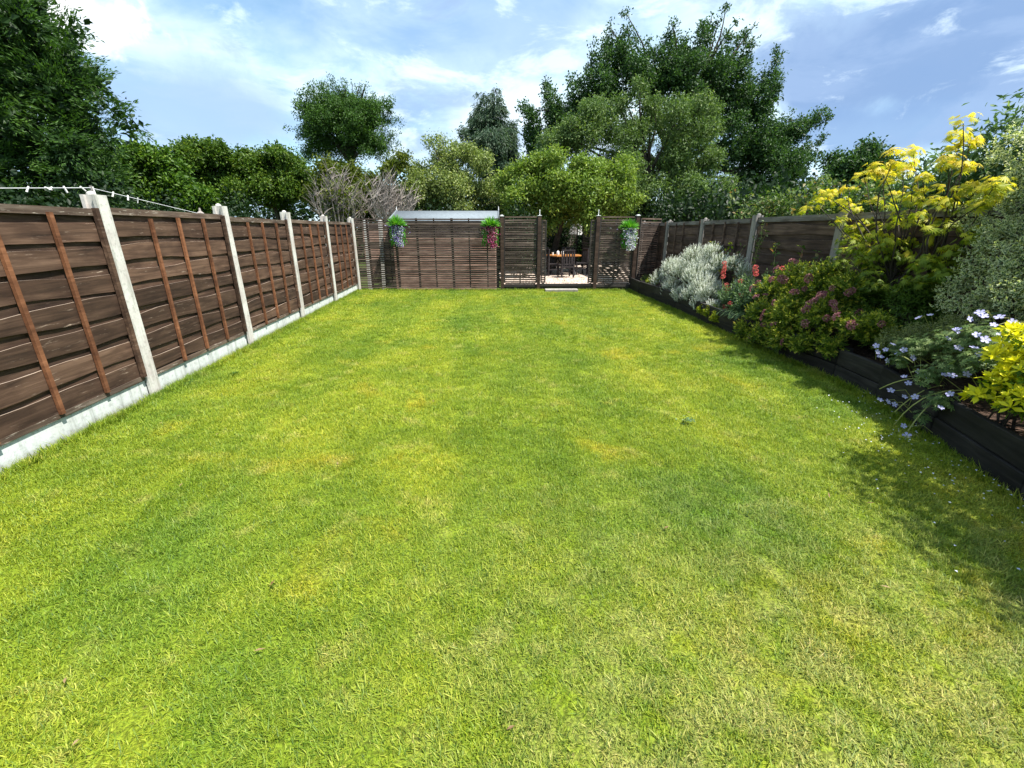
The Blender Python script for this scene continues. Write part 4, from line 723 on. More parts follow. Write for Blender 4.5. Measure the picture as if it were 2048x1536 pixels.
def lap_fence(label, origin, ang, n, post_h, top, posts_mat, cap_mat, board_mat, batten_mat, battens, dx=None, cap_h=.055, name='lap_fence', gb=.165, front=True):
    t = thing(name, label, 'fence', origin, ang)
    S = 1.93
    pm = h_post(post_h, mat=posts_mat)
    fb, bb = boards(board_mat)
    gm = MB().box((0, -.025, -.1), (1.81, .025, gb)).mesh('gravel_board', M_GRAVB if posts_mat is M_CONC else M_CONCG)
    cm = MB().box((0, -.034, -cap_h), (1.835, .03, 0)).mesh('cap_rail', cap_mat)
    rm = MB().box((0, -.028, 0), (1.815, .028, .04)).mesh('bottom_rail', cap_mat)
    hb = top - gb - .05
    bm = MB().box((-.016, -.024, 0), (.016, 0, hb - .05)).mesh('batten', batten_mat)
    em = MB().box((-.02, -.03, 0), (.02, 0, hb)).mesh('edge_batten', board_mat)
    for i in range(n + 1):
        link('fence_post', pm, t, (i * S, dx[i] if dx else 0, R.uniform(-.012, .008)), (R.uniform(-.008, .008), R.uniform(-.006, .006), 0))
    for i in range(n):
        x0 = i * S + .06; dz = R.uniform(-.018, .014); yo = (dx[i] + dx[i + 1]) / 2 if dx else 0
        tl = R.uniform(-.004, .004)
        def L_(nm, me, loc, rot=(0, 0, 0)):
            return link(nm, me, t, (x0 + loc[0], yo + loc[1], loc[2]), rot)
        L_('gravel_board', gm, (0, .012, 0))
        L_('bottom_rail', rm, (-.002, 0, gb + .006), (0, tl, 0))
        L_('cap_rail', cm, (-.012, 0, top + dz), (0, tl, 0))
        z = gb + .045; zt = top + dz - cap_h
        H = zt - z; k = 7; pitch = H / k
        for j in range(k):
            zc = z + pitch * (j + .40)
            L_('fence_board', R.choice(fb), (.01, -.013 + R.uniform(-.002, .002), zc + R.uniform(-.008, .008)), (R.uniform(.0, .05), R.uniform(-.006, .006), 0))
            L_('fence_board', R.choice(bb), (.01, .004, zc + pitch * .5), (0, R.uniform(-.004, .004), 0))
        L_('fence_board', R.choice(bb), (.01, .004, z + .03), (0, 0, 0))
        if front:
            bts = battens[i % len(battens)]
            for bx in bts:
                L_('batten', bm, (bx + R.uniform(-.02, .02), -.030, gb + R.uniform(.025, .05)), (R.uniform(-.004, .010), R.uniform(-.012, .012), 0))
            if bts:
                L_('edge_batten', em, (1.775, -.030, gb + .045), (R.uniform(0, .012), R.uniform(-.012, 0), 0))
    return t
Q3 = [(.45, .90, 1.35)]
lap_fence('brown lap board fence with white concrete posts and orange battens on the left', (-3.10, .36, 0), math.pi / 2, 6, 1.775, 1.665, M_CONC, M_CAP, M_FENCE, M_BATTEN, Q3,
          dx=[0, 0, .01, 0, -.01, -.03, -.09])
lap_fence('dark shaded lap board fence with grey posts behind the right flower bed', (4.95, 13.13, 0), -math.pi / 2 - .044, 7, 1.715, 1.69, M_CONCG, M_GREYCAP, M_FENCE_R, M_FENCE_R, [(.45, .9, 1.35), (.5, .95), (.45, .9, 1.35), (), (), (.9,), (.9,)], cap_h=.075, gb=.12)

# ------------------------------------------------------------------ slatted screens across the end of the lawn
A_ = -.085
OX, OY = -3.0, 12.05
def on_screen(x): return OY + (x - OX) * math.tan(A_)
def slat_mesh(L, h=.027, d=.016, seed=0):
    r = random.Random(seed); n = 6; V = []; F = []
    p = r.uniform(0, 6)
    for i in range(n + 1):
        x = L * i / n; o = .0022 * math.sin(x * 2.2 + p) + r.uniform(-.0006, .0006); q = .0015 * math.sin(x * 3 + p * 2)
        V += [(x, -d + q, h / 2 + o), (x, -d + q, -h / 2 + o), (x, q, -h / 2 + o), (x, q, h / 2 + o)]
    for i in range(n):
        a = i * 4; c = a + 4
        F += [(a, a + 1, c + 1, c), (a + 1, a + 2, c + 2, c + 1), (a + 2, a + 3, c + 3, c + 2), (a + 3, a, c, c + 3)]
    F += [(0, 3, 2, 1), (n * 4, n * 4 + 1, n * 4 + 2, n * 4 + 3)]
    me = bpy.data.meshes.new('slat'); me.from_pydata(V, [], F); me.update(); me.materials.append(M_SLAT)
    return me
def screen(label, x0, x1, z0, z1, mids, posts=(), base=None, ang=A_, y0=None, pitch=.054, frame=True, name='slatted_screen', frame_mat=None, h=.036):
    fm = frame_mat or M_SLEEPER
    L = (x1 - x0) / math.cos(A_) if y0 is None else x1
    t = thing(name, label, 'screen', (x0, on_screen(x0) if y0 is None else y0, 0), ang)
    n = int((z1 - z0) / pitch)
    sm = [slat_mesh(L - (.03 if frame else 0), h, seed=i + int(L * 50)) for i in range(5)]
    for i in range(n):
        link('slat', R.choice(sm), t, (.015 if frame else 0, R.uniform(-.003, .003), z0 + pitch * (i + .5) + R.uniform(-.0025, .0025)), (R.uniform(-.15, .15), R.uniform(-.0022, .0022), 0))
    for m_, w in mids:
        MB().box((m_ - w / 2, 0, z0), (m_ + w / 2, .035, z1 - .01)).obj('upright', fm, t)
    if frame:
        for xx in (0, L - .032):
            MB().box((xx, -.022, z0), (xx + .032, .022, z1 + .012)).obj('frame_upright', fm, t)
        MB().box((.032, -.026, z1 - .012), (L - .032, .024, z1 + .022)).obj('top_rail', M_CAP, t)
        MB().box((.032, -.024, z0 - .03), (L - .032, .022, z0 - .002)).obj('bottom_rail', fm, t)
    if base:
        MB().box((-.02, -.02, -.06), (L + .02, .05, base - .075)).obj('sleeper', M_SLEEPER, t)
        MB().box((-.02, -.035, base - .072), (L + .02, .05, base - .01)).obj('sleeper', M_SLEEPER, t)
    for px, cap in posts:
        pm = MB().box((px - .042, -.065, -.1), (px + .042, -.030, z1 + .03))
        pm.box((px - .042, -.030, z0), (px + .042, .05, z1 + .03))
        o = pm.obj('screen_post', M_POSTW, t)
        if cap == 'cap':
            MB().box((px - .05, -.072, z1 + .031), (px + .05, .052, z1 + .045)).box((px - .03, -.05, z1 + .045), (px + .03, .03, z1 + .065)).obj('post_cap', M_WHITE, o)
        elif cap == 'spike':
            mb = MB().box((px - .05, -.072, z1 + .031), (px + .05, .052, z1 + .044))
            mb.lathe([(.013, 0), (.008, .02), (.009, .06), (.008, .10), (.013, .115), (.004, .135)], 8, (px, -.01, z1 + .044))
            mb.obj('post_finial', M_WHITE, o)
    return t
screen('long slatted timber screen in front of the shed, widest of the screens', -2.98, .70, .05, 1.79,
       [(.33, .05), (.86, .03), (1.04, .06), (1.58, .05), (2.02, .03), (2.47, .06), (2.90, .03), (3.36, .03), (3.62, .07)], [(3.74, 'cap')], None, pitch=.054, frame=False, h=.032)
screen('slatted screen panel directly left of the opening to the patio', .79, 1.64, .19, 1.80, [(.42, .035)], [(.90, 'spike')], .16)
screen('narrow strip of slatted screen on the left jamb of the patio opening', 1.74, 1.87, .19, 1.72, [], (), None, name='narrow_slatted_screen')
screen('narrow strip of slatted screen on the right jamb of the patio opening', 2.97, 3.10, .19, 1.72, [], (), None, name='narrow_slatted_screen')
screen('slatted screen panel right of the patio opening, with a flower basket hanging on it', 3.20, 4.08, .19, 1.80, [(.44, .035)], [(-.05, 'spike'), (.94, 'cap')], .16)
screen('slatted screen panel angled back behind the raised bed, against the right fence', 4.20, .86, .25, 1.76, [(.42, .04)], (), None, ang=.55, y0=11.42)
t = thing('threshold', 'dark timber sleeper threshold across the opening to the patio', 'step', (1.70, on_screen(1.70), 0), A_)
MB().box((0.03, -.02, -.06), (1.42, .06, .10)).obj('sleeper', M_SLEEPER, t)
MB().box((0.03, -.04, .104), (1.42, .06, .165)).obj('sleeper', M_SLEEPER, t)
M_SLAB = mat_concrete('worn_slab_concrete', (.36, .34, .30), (.16, .15, .13), (.30, .27, .24))
mb = MB().box((-.42, -.09, -.05), (.42, .10, .065))
o = mb.obj('step_slab', M_SLAB, None, (2.24, 11.33, 0), (0, 0, -.07)); tag(o, 'pale concrete slab laid as a step on the grass before the patio opening', 'step slab')
bv = o.modifiers.new('bev', 'BEVEL'); bv.width = .008; bv.segments = 1

t = thing('board_fence', 'short dark board fence glimpsed through the screen beside the shed', 'fence', (-3.05, 13.25, 0), 0)
for k in range(10):
    MB().box((0, -.012, .03 + k * .165), (1.05, .012, .03 + k * .165 + .155)).obj('fence_board', M_SHED if k % 3 else M_SLAT, t, (0, R.uniform(-.006, .006), 0))
MB().box((.5, -.04, 0), (.56, -.014, 1.68)).obj('upright', M_SLEEPER, t)
# white posts seen through the screen on the left
for xx, w_, lab in ((-2.88, .05, 'leaning white post behind the slatted screen, nearest the left fence'), (-2.50, .045, 'white post behind the slatted screen, nearer the shed')):
    p = MB().box((-w_, -.05, -.2), (w_, .05, 1.74)).lathe([(.04, 0), (.03, .02), (.004, .03)], 8, (0, 0, 1.74)).obj('white_post', M_CONC, None, (xx, 12.75, 0), (0, .03, 0))
    tag(p, lab, 'post')

# ------------------------------------------------------------------ shed
t = thing('shed', 'garden shed with pale felt roof standing behind the slatted screen', 'shed', (-.68, 13.35, -.1), A_)
hw, hd = 1.36, .95
for k in range(13):
    MB().box((-hw, -hd - .012, k * .135), (hw, -hd + .01, k * .135 + .128)).obj('wall_board', M_SHED, t)
MB().box((-hw, -hd + .012, 0), (-hw + .03, hd, 1.78)).box((hw - .03, -hd + .012, 0), (hw, hd, 1.78)).box((-hw + .03, hd - .03, 0), (hw - .03, hd, 1.78)).obj('wall', M_SHED, t)
rid = 2.09; eav = 1.835
def roofp(s):
    v = [(-hw - .06, s * (hd + .10), eav - .02), (hw + .06, s * (hd + .10), eav - .02), (hw + .06, 0, rid), (-hw - .06, 0, rid)]
    v += [(a, b, c + .018) for a, b, c in v]
    me = npmesh('roof', v, [(0, 1, 2, 3), (7, 6, 5, 4), (0, 4, 5, 1), (1, 5, 6, 2), (2, 6, 7, 3), (3, 7, 4, 0)], M_FELT)
    link('roof', me, t)
roofp(-1); roofp(1)
mb = MB()
for gx in (-hw, hw - .03):
    n0 = len(mb.v); mb.v += [(gx, -hd, 1.77), (gx, hd, 1.77), (gx, 0, rid - .01), (gx + .03, -hd, 1.77), (gx + .03, hd, 1.77), (gx + .03, 0, rid - .01)]
    mb.f += [(n0, n0 + 1, n0 + 2), (n0 + 3, n0 + 5, n0 + 4), (n0, n0 + 3, n0 + 4, n0 + 1), (n0 + 1, n0 + 4, n0 + 5, n0 + 2), (n0 + 2, n0 + 5, n0 + 3, n0)]
mb.obj('gable', M_SHED, t)
MB().box((-hw - .05, -hd - .095, eav - .085), (hw + .05, -hd - .07, eav - .022)).obj('fascia', M_SLEEPER, t)
for gx in (-hw - .08, hw + .062):
    for s_ in (-1, 1):
        v = [(gx, s_ * (hd + .12), eav - .075), (gx, s_ * (hd + .12), eav + .005), (gx, 0, rid + .05), (gx, 0, rid - .04)]
        v += [(a + .018, b, c) for a, b, c in v]
        link('bargeboard', npmesh('bargeboard', v, [(0, 1, 2, 3), (7, 6, 5, 4), (0, 4, 5, 1), (1, 5, 6, 2), (2, 6, 7, 3), (3, 7, 4, 0)], M_FELT), t)
    MB().lathe([(.014, 0), (.010, .05), (.003, .10)], 6, (gx + .009, 0, rid + .04)).obj('finial', M_WHITE, t)

# ------------------------------------------------------------------ patio
tag(link('gravel_patio', npmesh('gravel_patio', [(.9, 11.76, -.05), (7.5, 11.2, -.05), (7.5, 24, -.05), (.9, 24, -.05)], [(0, 1, 2, 3)], M_GRAVEL)), kind='structure')
n = 2600
x = rng.uniform(1.5, 4.6, n); y = 12.0 + rng.random(n) ** 1.4 * 6
PB = np.c_[x, y, np.full(n, -.045)]
LF = Leafs(); LF.add(leaves(PB, rdir(n) * [1, 1, .3], np.tile([0, 0, 1.], (n, 1)) + rdir(n) * .6, rng.uniform(.02, .045, n), .03, rng.random(n), .5))
m, T = newmat('pebble'); at = T.n('ShaderNodeAttribute', attribute_name='var')
finish(T, T.ramp(at.outputs['Fac'], [(0, (.26, .18, .15)), (.5, (.50, .40, .33)), (1, (.72, .66, .58))]), .8); 
LF.obj('gravel', m, stuff=True)

GZ = -.05
def chair(x, y, rz, label):
    t = thing('garden_chair', label, 'chair', (x, y, GZ), rz, 'dark chairs round the patio table')
    for sx in (-.21, .21):
        MB().box((sx - .022, -.22, 0), (sx + .022, -.175, .88)).obj('leg', M_CHAIR, t)
        MB().box((sx - .022, .20, 0), (sx + .022, .245, .44)).obj('leg', M_CHAIR, t)
        MB().box((sx - .015, -.175, .20), (sx + .015, .20, .235)).obj('stretcher', M_CHAIR, t)
    MB().box((-.23, -.172, .40), (.23, .26, .43)).obj('seat', M_CHAIR, t)
    MB().box((-.188, -.215, .33), (.188, -.18, .40)).obj('seat_rail', M_CHAIR, t)
    MB().box((-.235, -.225, .881), (.235, -.17, .925)).obj('top_rail', M_CHAIR, t)
    for k in range(4):
        xx = -.14 + k * .0933
        MB().box((xx - .026, -.205, .435), (xx + .026, -.19, .88)).obj('back_slat', M_CHAIR, t)
    return t
chair(3.19, 15.45, .12, 'dark slat-back chair with its back to the lawn, nearest at the patio table')
chair(2.72, 16.15, -1.05, 'dark chair tucked in at the left end of the patio table')
chair(3.92, 16.45, 1.75, 'dark chair at the right end of the patio table')
chair(2.72, 17.35, 3.3, 'dark chair behind the patio table, on the left')
chair(3.62, 17.35, 2.9, 'dark chair behind the patio table, on the right')
t = thing('patio_table', 'octagonal orange-brown wooden table on grey legs on the gravel patio', 'table', (3.24, 16.45, GZ))
poly = [(.72 * math.cos(a) * 1.0, .52 * math.sin(a)) for a in [math.pi / 8 + i * math.pi / 4 for i in range(8)]]
MB().prism(poly, .66, .70).obj('table_top', M_TABLE, t)
for sx in (-1, 1):
    MB().tube([(sx * .44, -.30, 0), (sx * .30, 0, .655)], .032, 4).obj('leg', M_TABLEG, t)
    MB().tube([(sx * .44, .30, 0), (sx * .30, .02, .655)], .032, 4).obj('leg', M_TABLEG, t)
MB().box((-.40, -.03, .30), (.40, .03, .36)).obj('stretcher', M_TABLEG, t)
MB().prism([(a * .86, b * .86) for a, b in poly], .60, .655).obj('apron', M_CHAIR, t)
for x_, y_, lab in ((3.05, 16.30, 'glass jar with a white dome lid on the patio table, left one'), (3.24, 16.42, 'glass jar with a white dome lid on the patio table, right one')):
    t = thing('lidded_jar', lab, 'jar', (x_, y_, GZ + .70), 0, 'jars on the patio table')
    MB().lathe([(.05, 0), (.055, .02), (.055, .07), (.048, .085)], 12).obj('jar', M_GLASSY, t, smooth=True)
    MB().lathe([(.058, .086), (.056, .10), (.035, .125), (.010, .13), (.014, .15), (.004, .165)], 12).obj('lid', M_WHITE, t, smooth=True)
for x_, lab in ((2.88, 'small clear tumbler on the patio table beside the left jar'),):
    tag(MB().lathe([(.03, 0), (.036, .09)], 10).obj('tumbler', M_GLASSY, None, (x_, 16.4, GZ + .70)), lab, 'glass')
screen('dark slatted fence at the far end of the patio behind the table', 1.2, 3.4, 0, 1.68, [(1.1, .05), (2.2, .05)], (), None, ang=0, y0=20.0, frame=True, name='patio_fence')
t = thing('white_boarding', 'white painted upright boards showing above the far patio fence under the tree', 'boarding', (4.32, 20.4, 0))
for k in range(5):
    MB().box((k * .115, 0, 1.3), (k * .115 + .085, .02, 2.25 - .05 * (k % 2))).obj('board', M_WHITE, t)
MB().box((-.02, .021, 1.35), (.58, .05, 1.42)).obj('rail', M_WHITE, t)
MB().box((.02, .021, -.1), (.09, .06, 1.35)).obj('leg', M_CONCG, t)
screen('dark slatted fence along the right side of the patio', 4.80, 7.0, 0, 1.72, [(1.8, .05), (3.6, .05), (5.4, .05)], (), None, ang=math.pi * .5, y0=12.9, frame=True, name='patio_fence')

# ------------------------------------------------------------------ washing line behind the left fence
CL = [(-4.6, 1.2, 1.72), (-4.5, 4.99, 1.87), (-4.5, 6.08, 1.965), (-4.5, 8.2, 1.75)]
t = thing('washing_line', 'pale washing line strung behind the left fence', 'washing line', CL[0])
o = MB().tube([tuple(a - b for a, b in zip(p, CL[0])) for p in CL], .004, 5).obj('cord', M_CORD, t)
p = MB().tube([(0, 0, -.1), (0, 0, 1.99)], .014, 6).obj('line_prop', M_CONCG, None, (-4.505, 6.10, 0)); tag(p, 'thin prop holding up the washing line behind the first white post', 'prop')
p = MB().box((-.045, -.045, -.1), (.045, .045, 1.74)).lathe([(.06, 0), (.055, .02), (.02, .05), (.012, .10)], 8, (0, 0, 1.74)).obj('line_post', M_CONCG, None, (-4.5, 8.24, 0)); tag(p, 'short grey post with a cap holding the far end of the washing line', 'post')
pegm = MB().box((-.006, -.006, -.05), (.006, .001, .022)).box((-.006, .002, -.048), (.006, .008, .022)).mesh('clothes_peg', M_PEG)
for i, (s, yy, a) in enumerate([(0, 4.95, .35), (0, 5.28, -.7), (0, 5.50, 1.3), (0, 5.55, -1.1), (0, 5.72, .2), (0, 5.96, .9), (0, 6.12, .1), (0, 6.42, -.6), (0, 6.66, -.35), (0, 6.84, .1)]):
    zz_ = np.interp(yy, [c[1] for c in CL], [c[2] for c in CL])
    xx_ = np.interp(yy, [c[1] for c in CL], [c[0] for c in CL])
    p = link('clothes_peg', pegm, None, (xx_, yy, zz_ - .002), (a, R.uniform(-.3, .3), R.uniform(-.5, .5)))
    tag(p, 'small white peg on the washing line, ' + ('leftmost, at the very edge of the view', 'second from the left edge', 'third from the left', 'close beside the third from the left', 'fifth from the left', 'next to the prop, on its left', 'at the prop above the first white post', 'first right of the prop', 'second right of the prop', 'last and lowest, nearest the second post')[i], 'peg', 'pegs on the washing line')

# ------------------------------------------------------------------ raised bed
t = thing('raised_bed', 'black stained timber raised bed edging along the right side of the lawn', 'planter', (4.08, 11.45, 0))
bp_ = [(4.09, 11.42), (4.02, 10.55), (4.0, 9.5), (3.97, 8.4), (3.88, 7.25), (3.83, 6.1), (3.80, 5.1), (3.80, 4.13), (3.70, 3.5), (3.45, 2.75), (3.14, 1.93), (2.86, 1.0), (2.60, .1), (2.35, -.8)]
SOILZ = .27
for i in range(len(bp_) - 1):
    a = Vector((*bp_[i], 0)); b = Vector((*bp_[i + 1], 0)); d = b - a; L = d.length; ang = math.atan2(d.y, d.x)
    off = .0 if i % 2 else .012
    for k, (z0, z1) in enumerate(((-.06, .155), (.162, .325))):
        mb = MB().box((.004, -.0225, z0), (L - .004, .0225, z1))
        o = mb.obj('board', M_BED, t, (a.x - 4.08, a.y - 11.45, 0), (0, 0, ang))
        o.location.z += R.uniform(-.006, .006); o.rotation_euler.y = R.uniform(-.004, .004)
        o.location += Vector((math.sin(ang), -math.cos(ang), 0)) * (off * .5 - (0.014 if k else 0) * (i > 8))
        bv = o.modifiers.new('bev', 'BEVEL'); bv.width = .005; bv.segments = 1
    q = MB().box((-.035, -.03, -.1), (.035, .045, .335)).obj('bed_post', M_BED, t, (a.x - 4.08 + .055, a.y - 11.45, 0), (0, 0, ang))
tag(link('soil', npmesh('soil', [(x_ + .02, y_, SOILZ) for x_, y_ in bp_] + [(4.88 + .044 * (y_ - 11.2), y_, SOILZ) for x_, y_ in bp_],
    [(i, i + 1, len(bp_) + i + 1, len(bp_) + i) for i in range(len(bp_) - 1)], M_SOIL)), kind='structure')

# ------------------------------------------------------------------ trees and hedges behind the garden
def T2(D, k=1.3, grow=1.0, **kw): return blobs3d(D[0], D[1], k, grow, **kw)
cb = T2(CONIFER, 1.2, 1.08)
for x, y, z, r in list(cb)[::3]: cb.append((x - .6, y + 1.3, z, r * 1.3))
for i in range(26):
    h = R.uniform(5.3, 9.0); w = (9.6 - h) * .36; a = R.uniform(0, 6.28)
    cb.append((-10.4 + math.cos(a) * w * .8, 10.6 + math.sin(a) * w * .6, h, .7))
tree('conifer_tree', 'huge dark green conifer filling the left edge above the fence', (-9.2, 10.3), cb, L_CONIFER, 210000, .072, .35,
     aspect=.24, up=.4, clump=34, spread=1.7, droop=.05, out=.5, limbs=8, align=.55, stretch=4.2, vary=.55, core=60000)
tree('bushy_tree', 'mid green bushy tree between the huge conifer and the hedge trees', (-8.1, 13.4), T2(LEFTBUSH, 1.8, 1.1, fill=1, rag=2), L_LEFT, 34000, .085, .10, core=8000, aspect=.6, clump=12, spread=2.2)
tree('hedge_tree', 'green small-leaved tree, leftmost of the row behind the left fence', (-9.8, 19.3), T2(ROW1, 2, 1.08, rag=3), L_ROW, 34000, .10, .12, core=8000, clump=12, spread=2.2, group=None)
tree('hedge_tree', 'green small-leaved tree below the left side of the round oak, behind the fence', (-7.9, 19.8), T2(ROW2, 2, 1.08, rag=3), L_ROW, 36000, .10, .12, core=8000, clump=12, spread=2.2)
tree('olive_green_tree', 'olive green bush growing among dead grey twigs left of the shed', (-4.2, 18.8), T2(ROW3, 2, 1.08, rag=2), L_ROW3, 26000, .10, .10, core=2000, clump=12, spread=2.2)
tree('round_oak', 'round-crowned dark oak standing alone against the sky above the hedge', (-9.0, 38.5), T2(ROUND, 1.8, 1.0), L_ROUND, 85000, .125, .3, clump=14, spread=2.1, limbs=18, up=.4)
tree('pale_leaved_tree', 'pale cream-green variegated tree behind the shed roof', (-.7, 19.4), T2(PALE, 2, 1.1, rag=1), L_PALE, 42000, .085, .12, clump=10, spread=2.4, droop=.1)
tree('cypress_tree', 'blue-green twin-topped cypress between the pale tree and the big oak', (1.0, 27.4), T2(CYPRESS, 1.4, 1.0, fill=.8, rag=2), L_CYP, 52000, .15, .25, aspect=.28, clump=14, spread=1.5, droop=.9, up=0, limbs=6, align=.6, stretch=2.2)
tree('walnut_tree', 'yellow-green bushy tree overhanging the patio behind the opening', (3.2, 18.3), T2(WALNUT, 1.6, 1.1), L_WALNUT, 62000, .115, .14, aspect=.42, clump=12, spread=1.7, vary=.6, droop=.45)
tree('willow_tree', 'tall grey-green tree in front of the big dark oak', (8.4, 22.6), T2(WILLOW, 2.0, 1.25), L_WILLOW, 95000, .115, .25, aspect=.38, clump=12, spread=1.7, vary=.6, droop=.6)
tree('big_oak', 'largest tree, a dark oak with ragged upright branches leaning right', (14.2, 34.6), T2(OAK, 1.6, 1.0), L_OAK, 150000, .165, .4, clump=13, spread=1.6, limbs=26, up=.35)
tree('distant_tree', 'distant blue-green tree low on the skyline right of the big oak', (27.4, 32.4), T2(KTREE, 2.2, 1.05), L_OAK, 13000, .22, .25, clump=12)
# grey dead twigs over the olive bush
def twig_bush(label, base, top, n, w):
    t = thing('dead_bush', label, 'bush', (base[0], base[1], -.1))
    mb = MB()
    for i in range(n):
        a = R.uniform(-1, 1); b = R.uniform(-1, 1)
        p0 = Vector((a * w * .2, b * .3, top * .35)); p1 = Vector((a * w, b * w * .7, top * R.uniform(.72, 1.0) * (1 - .18 * abs(a))))
        pts = limb(p0, p1, .022, .006, mb, .10, 3, 4)
        for k in (2, 3, 4):
            for q in range(4):
                s = pts[k]; e = s + Vector((R.uniform(-.35, .35), R.uniform(-.3, .3), R.uniform(.1, .5)))
                mb.tube([s, s.lerp(e, .5) + Vector((R.uniform(-.04, .04), 0, .03)), e], [.009, .007, .004], 3, False)
    for i in range(6): limb((0, 0, 0), (R.uniform(-.2, .2) * w, R.uniform(-.3, .3), top * .4), .06, .03, mb, .05)
    mb.obj('twigs', M_TWIG, t)['kind'] = 'stuff'
twig_bush('dead grey twiggy bush behind the fence, the one nearer the left fence', (-4.6, 16.9), 3.5, 52, .95)
twig_bush('dead grey twiggy bush behind the slatted screen beside the shed', (-2.9, 17.0), 3.45, 52, .95)
# hedges closing the view
def hedge(label, pts, z, r, n, size, mat=L_HEDGE, jig=.5, step=.9, **kw):
    t = thing('hedge', label, 'hedge', (pts[0][0], pts[0][1], -.12)); bl = []
    for (x0, y0), (x1, y1) in zip(pts, pts[1:]):
        L = math.hypot(x1 - x0, y1 - y0)
        for i in range(int(L / step) + 1):
            f = i * step / L
            for zz_ in np.arange(r * .6, z, r * 1.1):
                bl.append((x0 + (x1 - x0) * f - pts[0][0] + R.uniform(-jig, jig), y0 + (y1 - y0) * f - pts[0][1] + R.uniform(-jig, jig), zz_ + R.uniform(-.2, .2), r * R.uniform(.8, 1.25)))
    LF = Leafs(); crown(LF, bl, n, size, clump=10, spread=3.4, **kw)
    LF.obj('crown', mat, t)
hedge('tall dark hedge across the back behind all the trees', [(-32, 25.5), (-6, 26.5), (12, 26.), (26, 27), (40, 22)], 3.3, 1.0, 42000, .30, jig=.5, step=1.1)
hedge('dark hedge close behind the left fence under the conifer', [(-6.2, 2.5), (-6.4, 9), (-6.0, 13.5)], 1.9, .6, 26000, .08)
hedge('dark hedge beyond the patio under the yellow-green tree', [(-2.5, 17.0), (.9, 18.6), (1.8, 21.5), (6.2, 21.8)], 2.0, .6, 22000, .15)
hedge('dark evergreen hedge behind the right fence at the end of the garden', [(8.2, 22.), (8.6, 17), (8.2, 13), (7.6, 10.5)], 2.0, .7, 24000, .16)
hedge('ivy-dark hedge behind the right fence near the house', [(7.4, 9.6), (7.2, 6.5), (6.9, 3.0), (6.6, .5)], 1.9, .55, 20000, .12)
def shrub(name, label, cat, base, blobs, mat, n, size, **kw):
    t = thing(name, label, cat, base)
    LF = Leafs(); crown(LF, [(x - base[0], y - base[1], z - base[2], r) for x, y, z, r in blobs], n, size, **kw)
    LF.obj('foliage', mat, t)
    mb = MB()
    for b in R.sample(blobs, min(len(blobs), 8)):
        limb((R.uniform(-.05, .05), R.uniform(-.05, .05), 0), (b[0] - base[0], b[1] - base[1], b[2] - base[2]), .016, .004, mb, .12)
    mb.obj('stem', M_BARK, t)
    return t
shrub('ivy', 'dark ivy climbing over the slatted fence at the back of the patio', 'ivy', (3.9, 19.3, -.05), [(3.7 + .3 * math.sin(i * 2.1), 19.4 + .1 * i % 3 * .1, .45 + .17 * i, .30) for i in range(9)], L_HEDGE, 2600, .10, clump=8)
shrub('ivy', 'leafy dark shrub at the left of the patio beside the opening', 'shrub', (1.75, 15.6, -.05), [(1.7 + .15 * math.sin(i * 3), 15.8, .3 + .2 * i, .33) for i in range(9)], L_HEDGE, 3000, .10, clump=8)
bb = [(x + R.uniform(-.1, .1), y, z - .12 - .35 * k, r * (1.3 + .5 * k)) for x, y, z, r in BEYOND for k in (0, 1)]
shrub('bramble_hedge', 'mixed green and reddish brambles showing above the right fence', 'bramble', (6.1, 8.0, -.1), bb, L_BRAM, 6500, .085, clump=7, spread=2.6)
bb = [(x, y, z, r * 1.25) for x, y, z, r in BUDDLEIA] + [(5.4, y, z, .35) for y in (3.2, 3.8, 4.4, 5.0) for z in (1.3, 1.7, 2.0)] + [(5.5, y, z, .32) for y, z in ((3.6, 2.35), (3.1, 2.4), (3.4, 2.1), (2.6, 2.3), (4.0, 2.3))]
shrub('grey_leaved_shrub', 'tall loose grey-green shrub behind the golden maple at the top right', 'shrub', (5.4, 4.3, -.1), bb, L_BUDD, 15000, .08, aspect=.32, clump=8, spread=2.4, droop=.4)
t = thing('arching_shrub', 'long bare arching stems with narrow grey leaves against the sky at the right edge', 'shrub', (5.0, 4.3, .2))
mb = MB(); LF = Leafs()
for (tx, ty, tz) in ((.25, -.75, 2.75), (.3, -.35, 2.62), (.2, -.1, 2.50), (.35, -1.0, 2.5), (.2, .25, 2.25), (.3, -.9, 2.3), (.2, -.55, 2.45), (.1, -.30, 2.30)):
    p0 = Vector((.3, 0, .9)); p1 = Vector((tx, ty, tz)); c = p0.lerp(p1, .5) + Vector((0, .25, .35))
    pts = [p0 * (1 - s) ** 2 + c * 2 * s * (1 - s) + p1 * s * s for s in [i / 9 for i in range(10)]]
    mb.tube(pts, [.008 - .0006 * i for i in range(10)], 4, False)
    for i in range(3, 10):
        k = 7
        LF.add(leaves(np.tile(np.array(pts[i]), (k, 1)) + rng.normal(0, .02, (k, 3)), rdir(k) + [0, 0, -.2], rdir(k) + [0, 0, .8], rng.uniform(.05, .10, k), .024, rng.random(k)))
mb.tube([(0, 0, -.2), (.3, 0, .95)], [.03, .02], 6)
mb.obj('stem', M_BARK, t); LF.obj('foliage', L_BUDD, t)

